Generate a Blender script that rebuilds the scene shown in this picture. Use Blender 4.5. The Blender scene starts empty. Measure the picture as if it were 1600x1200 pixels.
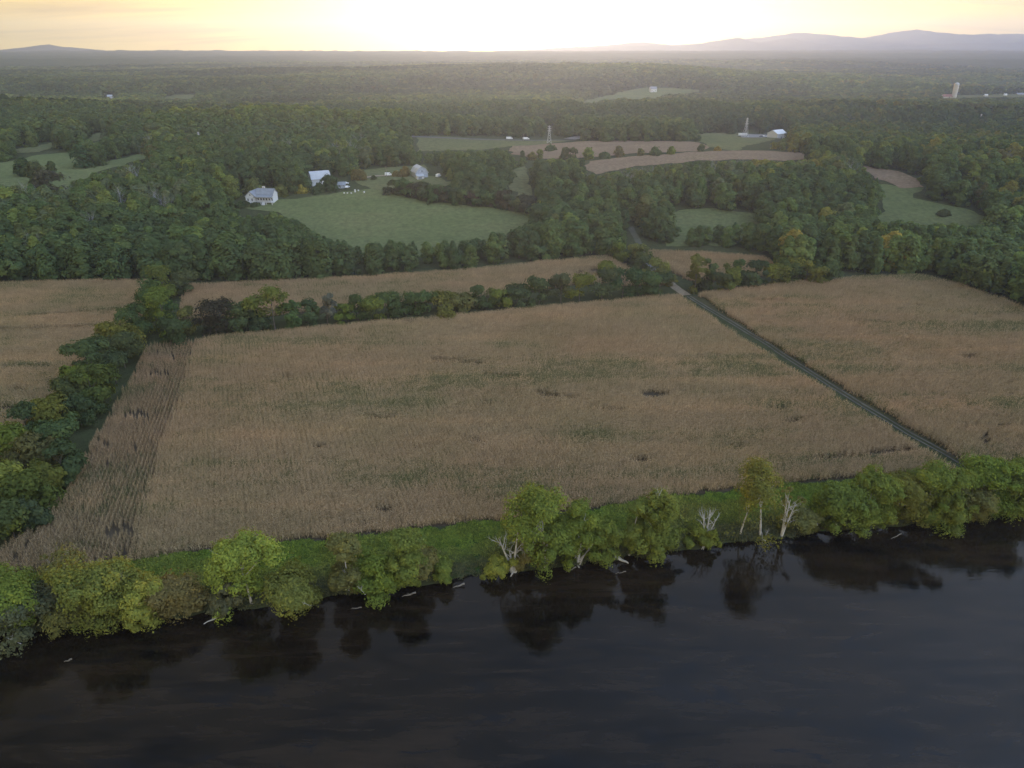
import bpy, bmesh, math, random
import numpy as np
from mathutils import Vector, Matrix

R = math.radians
S = bpy.context.scene
COL = S.collection
rng = np.random.default_rng(7)
random.seed(7)

# ------------------------------------------------------------------ camera
CAM_Z, PITCH, FPX = 110.0, R(25.4), 1111.0          # metres, down tilt, focal length in px of the 1600 px frame
cam = bpy.data.cameras.new("camera")
cam_o = bpy.data.objects.new("camera", cam)
COL.objects.link(cam_o)
cam_o.location = (0, 0, CAM_Z)
cam_o.rotation_euler = (R(90) - PITCH, 0, 0)
cam.sensor_width = 36.0
cam.lens = 36.0 * FPX / 1600.0
cam.clip_start, cam.clip_end = 1.0, 60000.0
S.camera = cam_o
S.render.resolution_x, S.render.resolution_y = 1024, 768

# ------------------------------------------------------------------ sky, sun, exposure
SUN_EL, SUN_AZ = R(3.0), R(2.2)                     # azimuth clockwise from +Y
S.view_settings.view_transform = 'Standard'
S.view_settings.look = 'None'
S.view_settings.gamma = 1.0
S.view_settings.use_curve_mapping = False
S.view_settings.exposure = 1.85
S.cycles.volume_bounces = 1
S.cycles.max_bounces = 6
S.cycles.diffuse_bounces = 3
S.cycles.glossy_bounces = 3
S.cycles.transmission_bounces = 3
S.cycles.transparent_max_bounces = 4
S.cycles.sample_clamp_indirect = 6.0

world = bpy.data.worlds.new("World")
S.world = world
world.use_nodes = True


class NT:
    """Small node-tree writer."""
    def __init__(self, tree, clear=True):
        self.t = tree
        if clear:
            tree.nodes.clear()

    def n(self, typ, inputs=None, **kw):
        nd = self.t.nodes.new(typ)
        for k, v in kw.items():
            setattr(nd, k, v)
        for k, v in (inputs or {}).items():
            self.put(nd.inputs[k], v)
        return nd

    def put(self, sock, v):
        if isinstance(v, bpy.types.Node):
            v = v.outputs[0]
        if isinstance(v, bpy.types.NodeSocket):
            self.t.links.new(v, sock)
        else:
            sock.default_value = v

    def math(self, op, a, b=None, c=None, clamp=False):
        nd = self.n('ShaderNodeMath', operation=op, use_clamp=clamp)
        for i, v in enumerate((a, b, c)):
            if v is not None:
                self.put(nd.inputs[i], v)
        return nd.outputs[0]

    def vmath(self, op, a, b=None, scale=None):
        nd = self.n('ShaderNodeVectorMath', operation=op)
        self.put(nd.inputs[0], a)
        if b is not None:
            self.put(nd.inputs[1], b)
        if scale is not None:
            self.put(nd.inputs['Scale'], scale)
        return nd.outputs['Value'] if op in ('DOT_PRODUCT', 'LENGTH') else nd.outputs[0]

    def ramp(self, fac, stops, interp='LINEAR'):
        nd = self.n('ShaderNodeValToRGB')
        nd.color_ramp.interpolation = interp
        el = nd.color_ramp.elements
        while len(el) < len(stops):
            el.new(0.5)
        for e, (p, c) in zip(el, stops):
            e.position = p
            e.color = (*c, 1) if len(c) == 3 else c
        self.put(nd.inputs[0], fac)
        return nd.outputs[0]

    def mix(self, fac, a, b, blend='MIX'):
        nd = self.n('ShaderNodeMix', data_type='RGBA', blend_type=blend)
        self.put(nd.inputs[0], fac)
        self.put(nd.inputs[6], a if not isinstance(a, tuple) else (*a, 1)[:4])
        self.put(nd.inputs[7], b if not isinstance(b, tuple) else (*b, 1)[:4])
        return nd.outputs[2]

    def noise(self, vec, scale, detail=3, rough=0.55, dist=0.0):
        nd = self.n('ShaderNodeTexNoise', {'Scale': scale, 'Detail': detail, 'Roughness': rough, 'Distortion': dist})
        if vec is not None:
            self.put(nd.inputs['Vector'], vec)
        return nd.outputs[0]

    def maprange(self, v, a, b, c=0.0, d=1.0, smooth=False):
        nd = self.n('ShaderNodeMapRange', {'Value': v, 'From Min': a, 'From Max': b, 'To Min': c, 'To Max': d}, clamp=True)
        if smooth:
            nd.interpolation_type = 'SMOOTHSTEP'
        return nd.outputs[0]


def build_world():
    w = NT(world.node_tree)
    sky = w.n('ShaderNodeTexSky', sky_type='NISHITA', sun_disc=False, sun_elevation=SUN_EL, sun_rotation=SUN_AZ,
              air_density=1.0, dust_density=2.2, ozone_density=1.5, altitude=150.0)
    d = w.n('ShaderNodeTexCoord').outputs['Generated']
    d = w.vmath('NORMALIZE', d)
    sep = w.n('ShaderNodeSeparateXYZ', {0: d})
    el = w.math('MAXIMUM', sep.outputs[2], 0.0)
    # the hazy disc and aureole of the low sun behind thin cloud
    sd = (math.sin(SUN_AZ) * math.cos(SUN_EL), math.cos(SUN_AZ) * math.cos(SUN_EL), math.sin(SUN_EL))
    cosg = w.vmath('DOT_PRODUCT', d, sd)
    ang = w.math('ARCCOSINE', w.math('MINIMUM', cosg, 0.99999))
    glow = w.math('EXPONENT', w.math('MULTIPLY', w.math('POWER', w.math('DIVIDE', ang, R(4.0)), 1.3), -1.0))
    wide = w.math('EXPONENT', w.math('MULTIPLY', w.math('DIVIDE', ang, R(17.0)), -1.0))
    # thin streaky cloud
    den = w.math('ADD', el, 0.10)
    cx = w.math('DIVIDE', sep.outputs[0], den)
    cy = w.math('DIVIDE', sep.outputs[1], den)
    cv = w.n('ShaderNodeCombineXYZ', {0: w.math('MULTIPLY', cx, 0.5), 1: w.math('MULTIPLY', cy, 1.7), 2: 0.0})
    cl = w.noise(cv.outputs[0], 0.9, 6, 0.6, 0.35)
    cl = w.maprange(cl, 0.42, 0.72, 0, 1, True)
    # desaturate the clear sky a little: a veil of high cloud lies over it
    bw = w.n('ShaderNodeRGBToBW', {0: sky.outputs[0]})
    base = w.vmath('SCALE', w.mix(0.30, sky.outputs[0], bw.outputs[0]), scale=0.32)
    # the veil is thicker and brighter to the right of the sun
    right = w.maprange(sep.outputs[0], -0.55, 0.65, 0.12, 1.3)
    veil = w.vmath('SCALE', (2.1, 2.95, 4.5), scale=w.math('MULTIPLY', right, w.maprange(cl, 0, 1, 0.75, 1.25)))
    low = w.math('EXPONENT', w.math('MULTIPLY', el, -3.6))
    warm = w.vmath('SCALE', (3.9, 2.8, 0.45), scale=w.maprange(cl, 0, 1, 1.22, 0.60))
    veil = w.mix(low, veil, warm)
    veil = w.vmath('SCALE', veil, scale=w.maprange(sep.outputs[1], 0.72, -0.1, 0.62, 1.75))
    tot = w.vmath('ADD', base, veil)
    tot = w.vmath('ADD', tot, w.vmath('SCALE', (2.0, 1.25, 0.12), scale=w.math('MULTIPLY', wide, w.maprange(cl, 0, 1, 1.12, 0.72))))
    tot = w.vmath('ADD', tot, w.vmath('SCALE', (26.0, 20.0, 8.0), scale=glow))
    gold = w.math('EXPONENT', w.math('MULTIPLY', w.math('POWER', w.math('DIVIDE', ang, R(9.5)), 1.7), -1.0))
    tot = w.vmath('ADD', tot, w.vmath('SCALE', (4.6, 3.7, 0.2), scale=gold))
    bg = w.n('ShaderNodeBackground', {0: tot, 1: 0.10})
    w.n('ShaderNodeOutputWorld', {0: bg.outputs[0]})


build_world()
sun = bpy.data.lights.new("sun", 'SUN')
sun.energy = 2.8
sun.angle = R(1.5)
sun.color = (1.0, 0.52, 0.22)
sun_o = bpy.data.objects.new("sun", sun)
COL.objects.link(sun_o)
sv = Vector((math.sin(SUN_AZ) * math.cos(SUN_EL), math.cos(SUN_AZ) * math.cos(SUN_EL), math.sin(SUN_EL)))
sun_o.rotation_euler = sv.to_track_quat('Z', 'Y').to_euler()

# ------------------------------------------------------------------ picture <-> place
CP, SP = math.cos(PITCH), math.sin(PITCH)


def ray(px, py):
    x, d = (px - 800.0) / FPX, (py - 600.0) / FPX
    return np.array((x, CP - d * SP, -SP - d * CP))


def proj(X, Y, Z):
    """World point(s) to pixels of the 1600 px frame."""
    zr = np.asarray(Z) - CAM_Z
    f = np.maximum(Y * CP - zr * SP, 1e-3)
    u = Y * SP + zr * CP
    return 800.0 + FPX * X / f, 600.0 - FPX * u / f


def z_at(Y, py):
    """Height at which a point at depth Y shows at picture row py."""
    k = (600.0 - py) / FPX
    return CAM_Z + Y * (k * CP - SP) / (CP + k * SP)


# ------------------------------------------------------------------ relief
def _hash(i, j, s):
    h = (i.astype(np.int64) * 374761393 + j.astype(np.int64) * 668265263 + s * 974711) & 0x7fffffff
    h = ((h ^ (h >> 13)) * 1274126177) & 0x7fffffff
    return ((h ^ (h >> 16)) & 0xffff) / 65535.0


def vnoise(X, Y, s=0):
    X, Y = np.asarray(X, float), np.asarray(Y, float)
    i, j = np.floor(X), np.floor(Y)
    fx, fy = X - i, Y - j
    fx, fy = fx * fx * (3 - 2 * fx), fy * fy * (3 - 2 * fy)
    a, b = _hash(i, j, s), _hash(i + 1, j, s)
    c, d = _hash(i, j + 1, s), _hash(i + 1, j + 1, s)
    return (a * (1 - fx) + b * fx) * (1 - fy) + (c * (1 - fx) + d * fx) * fy - 0.5


def fbm(X, Y, s=0, o=4):
    t, a = 0.0, 1.0
    for k in range(o):
        t = t + a * vnoise(X * 2 ** k, Y * 2 ** k, s + k)
        a *= 0.5
    return t


def sstep(a, b, x):
    t = np.clip((x - a) / (b - a), 0, 1)
    return t * t * (3 - 2 * t)


def on_plane(px, py, z):
    r = ray(px, py)
    t = (z - CAM_Z) / r[2]
    return r[0] * t, r[1] * t


_bank = [on_plane(px, py, 0.0) for px, py in ((-420, 1075), (-150, 1022), (0, 994), (130, 982), (330, 958), (480, 938), (620, 920), (740, 903), (880, 886),
                                             (1000, 868), (1130, 850), (1280, 834), (1440, 818), (1600, 800), (1800, 776), (2100, 745))]
_bx, _by = np.array([p[0] for p in _bank]), np.array([p[1] for p in _bank])
_bsl = ((_by[-1] - _by[0]) / (_bx[-1] - _bx[0]))
RIVER_ANG = math.atan(_bsl)


def bank_y(X):
    X = np.asarray(X, float)
    y = np.interp(X, _bx, _by)
    y = np.where(X < _bx[0], _by[0] + (X - _bx[0]) * _bsl, y)
    return np.where(X > _bx[-1], _by[-1] + (X - _bx[-1]) * _bsl, y)


_PY = np.array([0, 365, 395, 440, 490, 540, 620, 720, 790, 860, 930, 1010, 1080, 1250, 1500, 1800, 2200, 2600, 3000, 3600, 4200, 5000, 6000, 6600, 7600, 30000.])
_PZ = np.array([2.5, 2.5, 4, 10, 18, 23, 26, 25, 24, 18, 17, 26, 24, 10, 4, 3, 14, 22, 18, 34, 38, 52, 62, 60, 40, 40.])
_fx = np.linspace(0, 9000, 1801)
_fz = np.interp(_fx, _PY, _PZ)
_k = np.hanning(15); _k /= _k.sum()
_fz = np.convolve(np.pad(_fz, 7, mode='edge'), _k, 'valid')


def bump(X, Y, cx, cy, sx, sy, a):
    return a * np.exp(-((X - cx) / sx) ** 2 - ((Y - cy) / sy) ** 2)


def height(X, Y):
    X, Y = np.asarray(X, float), np.asarray(Y, float)
    Yw = Y + 30 * fbm(X / 260.0, Y / 260.0, 5, 2) * sstep(380, 600, Y)
    z = np.interp(Yw, _fx, _fz)
    far = sstep(420, 700, Y)
    z = z + far * (bump(X, Y, -430, 1040, 300, 120, -13) + bump(X, Y, -260, 790, 160, 70, 12) + bump(X, Y, -130, 745, 70, 50, 5) + bump(X, Y, -640, 960, 190, 150, 15) + bump(X, Y, 180, 640, 130, 110, 5)
                   + bump(X, Y, 640, 820, 300, 260, -12) + bump(X, Y, 215, 520, 60, 60, -6) + bump(X, Y, 60, 470, 30, 70, -5)
                   + bump(X, Y, -60, 640, 90, 60, -3))
    z = z + bump(X, Y, 420, 2150, 330, 260, 14) + bump(X, Y, -150, 2100, 650, 230, 16) + bump(X, Y, 1100, 1750, 260, 200, 4)
    z = z + sstep(1100, 2000, Y) * sstep(4200, 2200, Y) * 52 * fbm(X / 1300.0, Y / 520.0, 11, 3) + sstep(450, 900, Y) * 5 * fbm(X / 160.0, Y / 160.0, 21, 3) * 0.8
    z = z + sstep(2500, 5000, Y) * 12 * fbm(X / 1700.0, Y / 600.0, 31, 3)
    d = (Y - bank_y(X)) * math.cos(RIVER_ANG) + 2.2 * fbm(X / 9.0, Y / 9.0, 41, 3)
    shore = np.interp(d, [-40, -8, 0, 2.2, 7, 26], [-4.0, -2.2, -0.15, 0.9, 1.6, 2.5])
    flat = 0.25 * fbm(X / 25.0, Y / 25.0, 51, 3)
    return np.where(d < 26, shore + flat * sstep(2, 10, d), z + flat)


def h1(x, y):
    return float(height(x, y))


def ground(px, py, above=0.0):
    """Where the sight line of a pixel first meets the relief."""
    r = ray(px, py)
    if r[2] > -1e-4:
        r[2] = -1e-4
    t = np.concatenate([np.linspace(100, 1500, 5600), np.linspace(1501, 8000, 3000)]) / r[1]
    X, Y, Z = r[0] * t, r[1] * t, CAM_Z + r[2] * t
    below = Z < height(X, Y) + above
    k = int(np.argmax(below)) if below.any() else len(t) - 1
    return float(X[k]), float(Y[k])


def inside(px, py, poly):
    """Vectorised point in polygon."""
    px, py = np.asarray(px, float), np.asarray(py, float)
    c = np.zeros(px.shape, bool)
    n = len(poly)
    for i in range(n):
        x0, y0 = poly[i]
        x1, y1 = poly[(i + 1) % n]
        m = (y0 > py) != (y1 > py)
        with np.errstate(divide='ignore', invalid='ignore'):
            c ^= m & (px < (x1 - x0) * (py - y0) / (y1 - y0 + 1e-12) + x0)
    return c


# ------------------------------------------------------------------ mesh helpers
def mesh_np(name, V, F, mat=None, attrs=None, smooth=False):
    """Mesh from numpy arrays: V n x 3, F m x k (all faces alike)."""
    me = bpy.data.meshes.new(name)
    V = np.ascontiguousarray(V, dtype=np.float32)
    F = np.ascontiguousarray(F, dtype=np.int32)
    k = F.shape[1]
    me.vertices.add(len(V)); me.vertices.foreach_set('co', V.ravel())
    me.loops.add(F.size); me.loops.foreach_set('vertex_index', F.ravel())
    me.polygons.add(len(F))
    me.polygons.foreach_set('loop_start', np.arange(0, F.size, k, dtype=np.int32))
    me.polygons.foreach_set('loop_total', np.full(len(F), k, dtype=np.int32))
    for an, (dom, typ, arr) in (attrs or {}).items():
        a = me.attributes.new(an, typ, dom)
        a.data.foreach_set('value' if typ in ('FLOAT', 'INT') else 'vector', np.ascontiguousarray(arr).ravel())
    me.update(calc_edges=True)
    if smooth:
        me.polygons.foreach_set('use_smooth', np.ones(len(F), bool))
    if mat:
        me.materials.append(mat)
    return me


def link(name, data, parent=None, loc=None):
    o = bpy.data.objects.new(name, data)
    COL.objects.link(o)
    if parent is not None:
        o.parent = parent
    if loc is not None:
        o.location = loc
    return o


def tag(o, label=None, cat=None, group=None, kind=None):
    for k, v in (('label', label), ('category', cat), ('group', group), ('kind', kind)):
        if v:
            o[k] = v
    return o


def thing(name, label, cat, loc, rz=0.0, group=None):
    o = bpy.data.objects.new(name, None)
    COL.objects.link(o)
    o.location = loc
    o.rotation_euler = (0, 0, rz)
    o.empty_display_size = 0.5
    return tag(o, label, cat, group)


class MB:
    """Collects boxes, tubes and prisms into one mesh."""
    def __init__(self):
        self.v, self.f = [], []

    def add(self, v, f):
        b = len(self.v)
        self.v += [tuple(p) for p in v]
        self.f += [tuple(i + b for i in q) for q in f]
        return self

    def box(self, x0, x1, y0, y1, z0, z1):
        v = [(x, y, z) for z in (z0, z1) for y in (y0, y1) for x in (x0, x1)]
        return self.add(v, [(0, 2, 3, 1), (4, 5, 7, 6), (0, 1, 5, 4), (2, 6, 7, 3), (0, 4, 6, 2), (1, 3, 7, 5)])

    def tube(self, pts, rad, n=6, cap=True):
        pts = [Vector(p) for p in pts]
        rings = []
        for i, p in enumerate(pts):
            a = pts[max(i - 1, 0)]
            b = pts[min(i + 1, len(pts) - 1)]
            t = (b - a).normalized() if (b - a).length > 1e-9 else Vector((0, 0, 1))
            u = t.cross(Vector((0, 0, 1)) if abs(t.z) < 0.9 else Vector((1, 0, 0))).normalized()
            w = t.cross(u)
            r = rad[i] if isinstance(rad, (list, tuple)) else rad
            rings.append([p + (u * math.cos(2 * math.pi * k / n) + w * math.sin(2 * math.pi * k / n)) * r for k in range(n)])
        v = [q for rg in rings for q in rg]
        f = [(i * n + k, i * n + (k + 1) % n, (i + 1) * n + (k + 1) % n, (i + 1) * n + k) for i in range(len(pts) - 1) for k in range(n)]
        if cap:
            f += [tuple(range(n - 1, -1, -1)), tuple((len(pts) - 1) * n + k for k in range(n))]
        return self.add(v, f)

    def prism(self, prof, y0, y1, axis='y'):
        """Profile in (x, z) extruded along y, or in (y, z) along x."""
        n = len(prof)
        v = [(p[0], y, p[1]) if axis == 'y' else (y, p[0], p[1]) for y in (y0, y1) for p in prof]
        f = [(k, (k + 1) % n, n + (k + 1) % n, n + k) for k in range(n)] + [tuple(range(n - 1, -1, -1)), tuple(range(n, 2 * n))]
        return self.add(v, f)

    def lathe(self, prof, n=16):
        v, f = [], []
        for r, z in prof:
            v += [(r * math.cos(2 * math.pi * k / n), r * math.sin(2 * math.pi * k / n), z) for k in range(n)]
        for i in range(len(prof) - 1):
            f += [(i * n + k, i * n + (k + 1) % n, (i + 1) * n + (k + 1) % n, (i + 1) * n + k) for k in range(n)]
        f += [tuple(range(n - 1, -1, -1)), tuple((len(prof) - 1) * n + k for k in range(n))]
        return self.add(v, f)

    def build(self, name, mat, parent=None, loc=None, bevel=0.0):
        me = bpy.data.meshes.new(name)
        me.from_pydata(self.v, [], self.f)
        me.materials.append(mat)
        bm = bmesh.new(); bm.from_mesh(me)
        bmesh.ops.recalc_face_normals(bm, faces=bm.faces)
        if bevel:
            bmesh.ops.bevel(bm, geom=list(bm.edges), offset=bevel, segments=1, affect='EDGES', clamp_overlap=True)
        bm.to_mesh(me); bm.free()
        return link(name, me, parent, loc)


# ------------------------------------------------------------------ materials
def mat(name):
    m = bpy.data.materials.new(name)
    m.use_nodes = True
    return m, NT(m.node_tree)


def simple(name, col, rough=0.7, var=0.18, scale=0.6, metal=0.0, spec=0.3):
    """A plain surface with weathering."""
    m, t = mat(name)
    p = t.n('ShaderNodeNewGeometry').outputs['Position']
    a = t.noise(p, scale, 4, 0.6)
    c = t.mix(t.maprange(a, 0.3, 0.7, 0, 1), tuple(x * (1 - var) for x in col), tuple(min(1, x * (1 + var)) for x in col))
    b = t.n('ShaderNodeBsdfPrincipled', {'Base Color': c, 'Roughness': rough, 'Metallic': metal, 'Specular IOR Level': spec})
    t.n('ShaderNodeOutputMaterial', {0: b.outputs[0]})
    return m


def ground_mat(name, stops, scale, fine, bumpd=0.0, stretch=(1, 1), rot=0.0, bscale=1.2):
    """Soil, turf, pasture: colours over a broad noise, broken by a fine one."""
    m, t = mat(name)
    p = t.n('ShaderNodeNewGeometry').outputs['Position']
    mp = t.n('ShaderNodeMapping', {'Vector': p, 'Rotation': (0, 0, rot), 'Scale': (stretch[0], stretch[1], 1)}, vector_type='POINT').outputs[0]
    a = t.noise(mp, scale, 5, 0.6, 0.3)
    b = t.noise(p, fine, 3, 0.7)
    c = t.ramp(t.math('ADD', t.math('MULTIPLY', a, 0.7), t.math('MULTIPLY', b, 0.3)), stops)
    c = t.mix(t.maprange(b, 0.3, 0.7, 0, 0.5), c, (0.015, 0.016, 0.01), 'MIX')
    bs = t.n('ShaderNodeBsdfDiffuse', {'Color': c, 'Roughness': 0.6})
    if bumpd:
        bn = t.n('ShaderNodeBump', {'Height': t.noise(p, bscale, 4, 0.7), 'Distance': bumpd, 'Strength': 1.0})
        t.put(bs.inputs['Normal'], bn.outputs[0])
    t.n('ShaderNodeOutputMaterial', {0: bs.outputs[0]})
    return m


def leaf_mat(name, trans=0.38, spread=0.30):
    """Foliage: the tree's own tint, varied from leaf clump to leaf clump."""
    m, t = mat(name)
    ti = t.n('ShaderNodeAttribute', attribute_type='INSTANCER', attribute_name='tint').outputs['Color']
    va = t.n('ShaderNodeAttribute', attribute_type='GEOMETRY', attribute_name='var').outputs['Fac']
    k = t.maprange(va, 0, 1, 1 - spread, 1 + spread)
    c = t.vmath('SCALE', ti, scale=k)
    yel = t.vmath('MULTIPLY', c, (1.35, 1.12, 0.75))
    c = t.mix(t.maprange(va, 0.55, 1.0, 0, 0.8), c, yel)
    d = t.n('ShaderNodeBsdfDiffuse', {'Color': c})
    tr = t.n('ShaderNodeBsdfTranslucent', {'Color': t.vmath('MULTIPLY', c, (1.25, 1.25, 0.7))})
    mx = t.n('ShaderNodeMixShader', {0: trans, 1: d.outputs[0], 2: tr.outputs[0]})
    t.n('ShaderNodeOutputMaterial', {0: mx.outputs[0]})
    return m


LEAF = leaf_mat('foliage')
LEAF_WOOD = leaf_mat('woodland_foliage', 0.36, 0.2)
BARK = simple('bark', (0.10, 0.085, 0.07), 0.9, 0.4, 1.5)
PALE_BARK = simple('pale_bark', (0.36, 0.34, 0.31), 0.85, 0.3, 1.0)
DEAD_WOOD = simple('dead_wood', (0.40, 0.385, 0.36), 0.85, 0.25, 1.2)
DRIFT = simple('wet_wood', (0.17, 0.155, 0.135), 0.8, 0.3, 1.2)
WHITE = simple('white_paint', (0.60, 0.61, 0.62), 0.6, 0.06, 0.8)
GREY_ROOF = simple('grey_roofing', (0.20, 0.22, 0.25), 0.6, 0.15, 0.5)
PALE_METAL = simple('pale_metal_roof', (0.38, 0.40, 0.43), 0.45, 0.1, 0.4)
GREY_WALL = simple('grey_boards', (0.34, 0.38, 0.45), 0.8, 0.2, 0.8)
DARK_GLASS = simple('dark_glass', (0.02, 0.025, 0.03), 0.15, 0.1, 1.0, 0, 0.5)
STEEL = simple('galvanised_steel', (0.42, 0.43, 0.45), 0.5, 0.15, 0.6)
CONCRETE = simple('concrete', (0.50, 0.48, 0.45), 0.85, 0.15, 0.4)
RUST = simple('rusty_roof', (0.24, 0.12, 0.09), 0.8, 0.25, 0.4)
RUBBER = simple('rubber', (0.02, 0.02, 0.02), 0.8, 0.2, 3.0)
WOOD_POLE = simple('weathered_pole', (0.20, 0.17, 0.14), 0.9, 0.3, 1.0)
CAR_WHITE = simple('white_car_paint', (0.75, 0.76, 0.78), 0.3, 0.03, 0.5, 0, 0.5)
CAR_DARK = simple('dark_car_paint', (0.04, 0.045, 0.05), 0.3, 0.05, 0.5, 0, 0.5)

FLOOR_M = ground_mat('forest_floor', [(0.25, (0.05, 0.062, 0.028)), (0.5, (0.07, 0.08, 0.038)), (0.75, (0.09, 0.09, 0.048))], 0.02, 0.4, 0.6)
SOIL_M = ground_mat('field_soil', [(0.3, (0.07, 0.055, 0.04)), (0.7, (0.12, 0.09, 0.06))], 0.05, 0.7, 0.2)
PASTURE_M = ground_mat('pasture_turf', [(0.28, (0.105, 0.13, 0.055)), (0.5, (0.135, 0.16, 0.07)), (0.72, (0.165, 0.17, 0.08))], 0.018, 0.35, 0.10, (1, 2.5), 0.1)
MEADOW_M = ground_mat('dry_meadow', [(0.28, (0.11, 0.125, 0.06)), (0.5, (0.14, 0.15, 0.07)), (0.75, (0.18, 0.165, 0.085))], 0.02, 0.3, 0.25)
STUBBLE_M = ground_mat('far_corn', [(0.28, (0.20, 0.145, 0.10)), (0.55, (0.26, 0.19, 0.13)), (0.75, (0.22, 0.18, 0.10))], 0.02, 0.45, 0.5, (1, 2), 0.1, 0.9)
TRACK_M = ground_mat('track_gravel', [(0.3, (0.08, 0.08, 0.07)), (0.5, (0.135, 0.13, 0.115)), (0.7, (0.20, 0.19, 0.17))], 0.25, 1.5, 0.05)
CONCRETE_D = ground_mat('worn_asphalt', [(0.3, (0.10, 0.10, 0.105)), (0.7, (0.16, 0.16, 0.165))], 0.1, 0.8)
VERGE_M = ground_mat('track_verge', [(0.3, (0.05, 0.052, 0.026)), (0.5, (0.085, 0.080, 0.042)), (0.72, (0.14, 0.115, 0.065))], 0.08, 0.6, 0.35)
GULLY_M = ground_mat('gully_track', [(0.3, (0.09, 0.10, 0.07)), (0.7, (0.14, 0.14, 0.11))], 0.1, 0.8, 0.1)
BANK_M = ground_mat('bank_turf', [(0.3, (0.045, 0.085, 0.02)), (0.5, (0.07, 0.13, 0.03)), (0.72, (0.10, 0.12, 0.045))], 0.06, 0.8, 0.35)
GRAVEL_M = ground_mat('gravel', [(0.3, (0.20, 0.205, 0.215)), (0.7, (0.30, 0.30, 0.305))], 0.3, 1.5, 0.05)
DIRT_M = ground_mat('dirt', [(0.3, (0.24, 0.20, 0.15)), (0.7, (0.33, 0.28, 0.21))], 0.2, 1.0, 0.05)
MOUNT_M = ground_mat('mountain_woods', [(0.3, (0.05, 0.06, 0.05)), (0.7, (0.075, 0.08, 0.065))], 0.002, 0.01)


# ------------------------------------------------------------------ ground sheet, water, mountains
def make_ground():
    na, nr = 430, 560
    az = np.linspace(R(-58), R(58), na)
    rr = 95.0 * np.exp(np.linspace(0, math.log(7400 / 95.0), nr))
    A, D = np.meshgrid(az, rr)
    X, Y = D * np.sin(A), D * np.cos(A)
    Z = height(X, Y)
    # far beyond the woods that are planted tree by tree, the canopy itself is the surface
    can = sstep(3300, 3900, D)
    Z = Z + can * (13 + 9 * vnoise(X / 22.0, D / 26.0, 77) + 9 * vnoise(X / 60.0, D / 75.0, 78))
    V = np.stack([X, Y, Z], -1).reshape(-1, 3)
    i = np.arange(nr - 1)[:, None] * na + np.arange(na - 1)[None, :]
    F = np.stack([i, i + 1, i + na + 1, i + na], -1).reshape(-1, 4)[:, ::-1]
    o = link('ground', mesh_np('ground', V, F, FLOOR_M, smooth=True))
    tag(o, kind='structure')


def water_mat():
    m, t = mat('river_water')
    p = t.n('ShaderNodeNewGeometry').outputs['Position']
    mp = t.n('ShaderNodeMapping', {'Vector': p, 'Rotation': (0, 0, -RIVER_ANG), 'Scale': (0.35, 1.0, 1)}).outputs[0]
    a = t.noise(mp, 0.10, 6, 0.62, 0.6)
    b = t.noise(mp, 0.035, 3, 0.5)
    c = t.ramp(a, [(0.36, (0.003, 0.003, 0.003)), (0.5, (0.010, 0.007, 0.004)), (0.68, (0.021, 0.0135, 0.0075))])
    c = t.mix(t.maprange(b, 0.40, 0.60, 0, 1), t.vmath('MULTIPLY', c, (0.45, 0.5, 0.6)), c)
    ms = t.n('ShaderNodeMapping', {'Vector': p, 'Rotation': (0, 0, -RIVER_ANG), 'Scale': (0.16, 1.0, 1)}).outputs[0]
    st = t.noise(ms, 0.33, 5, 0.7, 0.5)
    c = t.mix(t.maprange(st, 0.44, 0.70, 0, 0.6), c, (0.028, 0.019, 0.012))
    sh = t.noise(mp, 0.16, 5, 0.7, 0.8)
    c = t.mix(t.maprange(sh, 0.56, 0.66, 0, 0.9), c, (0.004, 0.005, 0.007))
    w1 = t.noise(mp, 0.9, 4, 0.65)
    wind = t.maprange(t.noise(mp, 0.05, 4, 0.6, 0.5), 0.38, 0.66, 0.25, 1.0)
    bn = t.n('ShaderNodeBump', {'Height': t.math('MULTIPLY', w1, wind), 'Distance': 0.028, 'Strength': 1.0})
    bs = t.n('ShaderNodeBsdfPrincipled', {'Base Color': c, 'Roughness': 0.06, 'IOR': 1.33, 'Specular IOR Level': 0.5, 'Normal': bn.outputs[0]})
    t.n('ShaderNodeOutputMaterial', {0: bs.outputs[0]})
    return m


def make_water():
    xs, ys = np.linspace(-900, 900, 31), np.linspace(-500, 330, 15)
    X, Y = np.meshgrid(xs, ys)
    V = np.stack([X, Y, np.zeros_like(X)], -1).reshape(-1, 3)
    i = np.arange(14)[:, None] * 31 + np.arange(30)[None, :]
    F = np.stack([i, i + 1, i + 32, i + 31], -1).reshape(-1, 4)
    # the river ends where the land has risen well above it
    cen = V[F].mean(1)
    keep = height(cen[:, 0], cen[:, 1] - 30) < 2.6
    tag(link('river', mesh_np('river', V, F[keep], water_mat())), kind='structure')


def mountain(name, prof, dist, thick, label):
    """A ridge whose crest runs through picture points; real depth on both sides."""
    px = np.linspace(prof[0][0], prof[-1][0], 240)
    py = np.interp(px, [p[0] for p in prof], [p[1] for p in prof])
    X = (px - 800) / FPX * CP * dist
    zc = z_at(dist, py) + 15 * fbm(px / 34.0, px * 0 + dist, 3, 4) + 7 * fbm(px / 9.0, px * 0 + dist, 8, 3)
    V = []
    rows = np.linspace(-1, 1, 25)
    for r in rows:
        y = dist + r * thick + 60 * fbm(X / 700.0, X * 0 + r * 3, 61, 3)
        base = 30.0
        z = base + (zc - base) * (1 - abs(r)) ** 0.9 + (1 - abs(r)) * abs(r) * 4 * 40 * fbm(X / 420.0, y / 420.0, 63, 4)
        V.append(np.stack([X, y, z], -1))
    V = np.concatenate(V)
    n = len(px)
    i = np.arange(len(rows) - 1)[:, None] * n + np.arange(n - 1)[None, :]
    F = np.stack([i, i + 1, i + n + 1, i + n], -1).reshape(-1, 4)
    o = link(name, mesh_np(name, V, F, MOUNT_M, smooth=True))
    tag(o, kind='structure')


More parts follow.
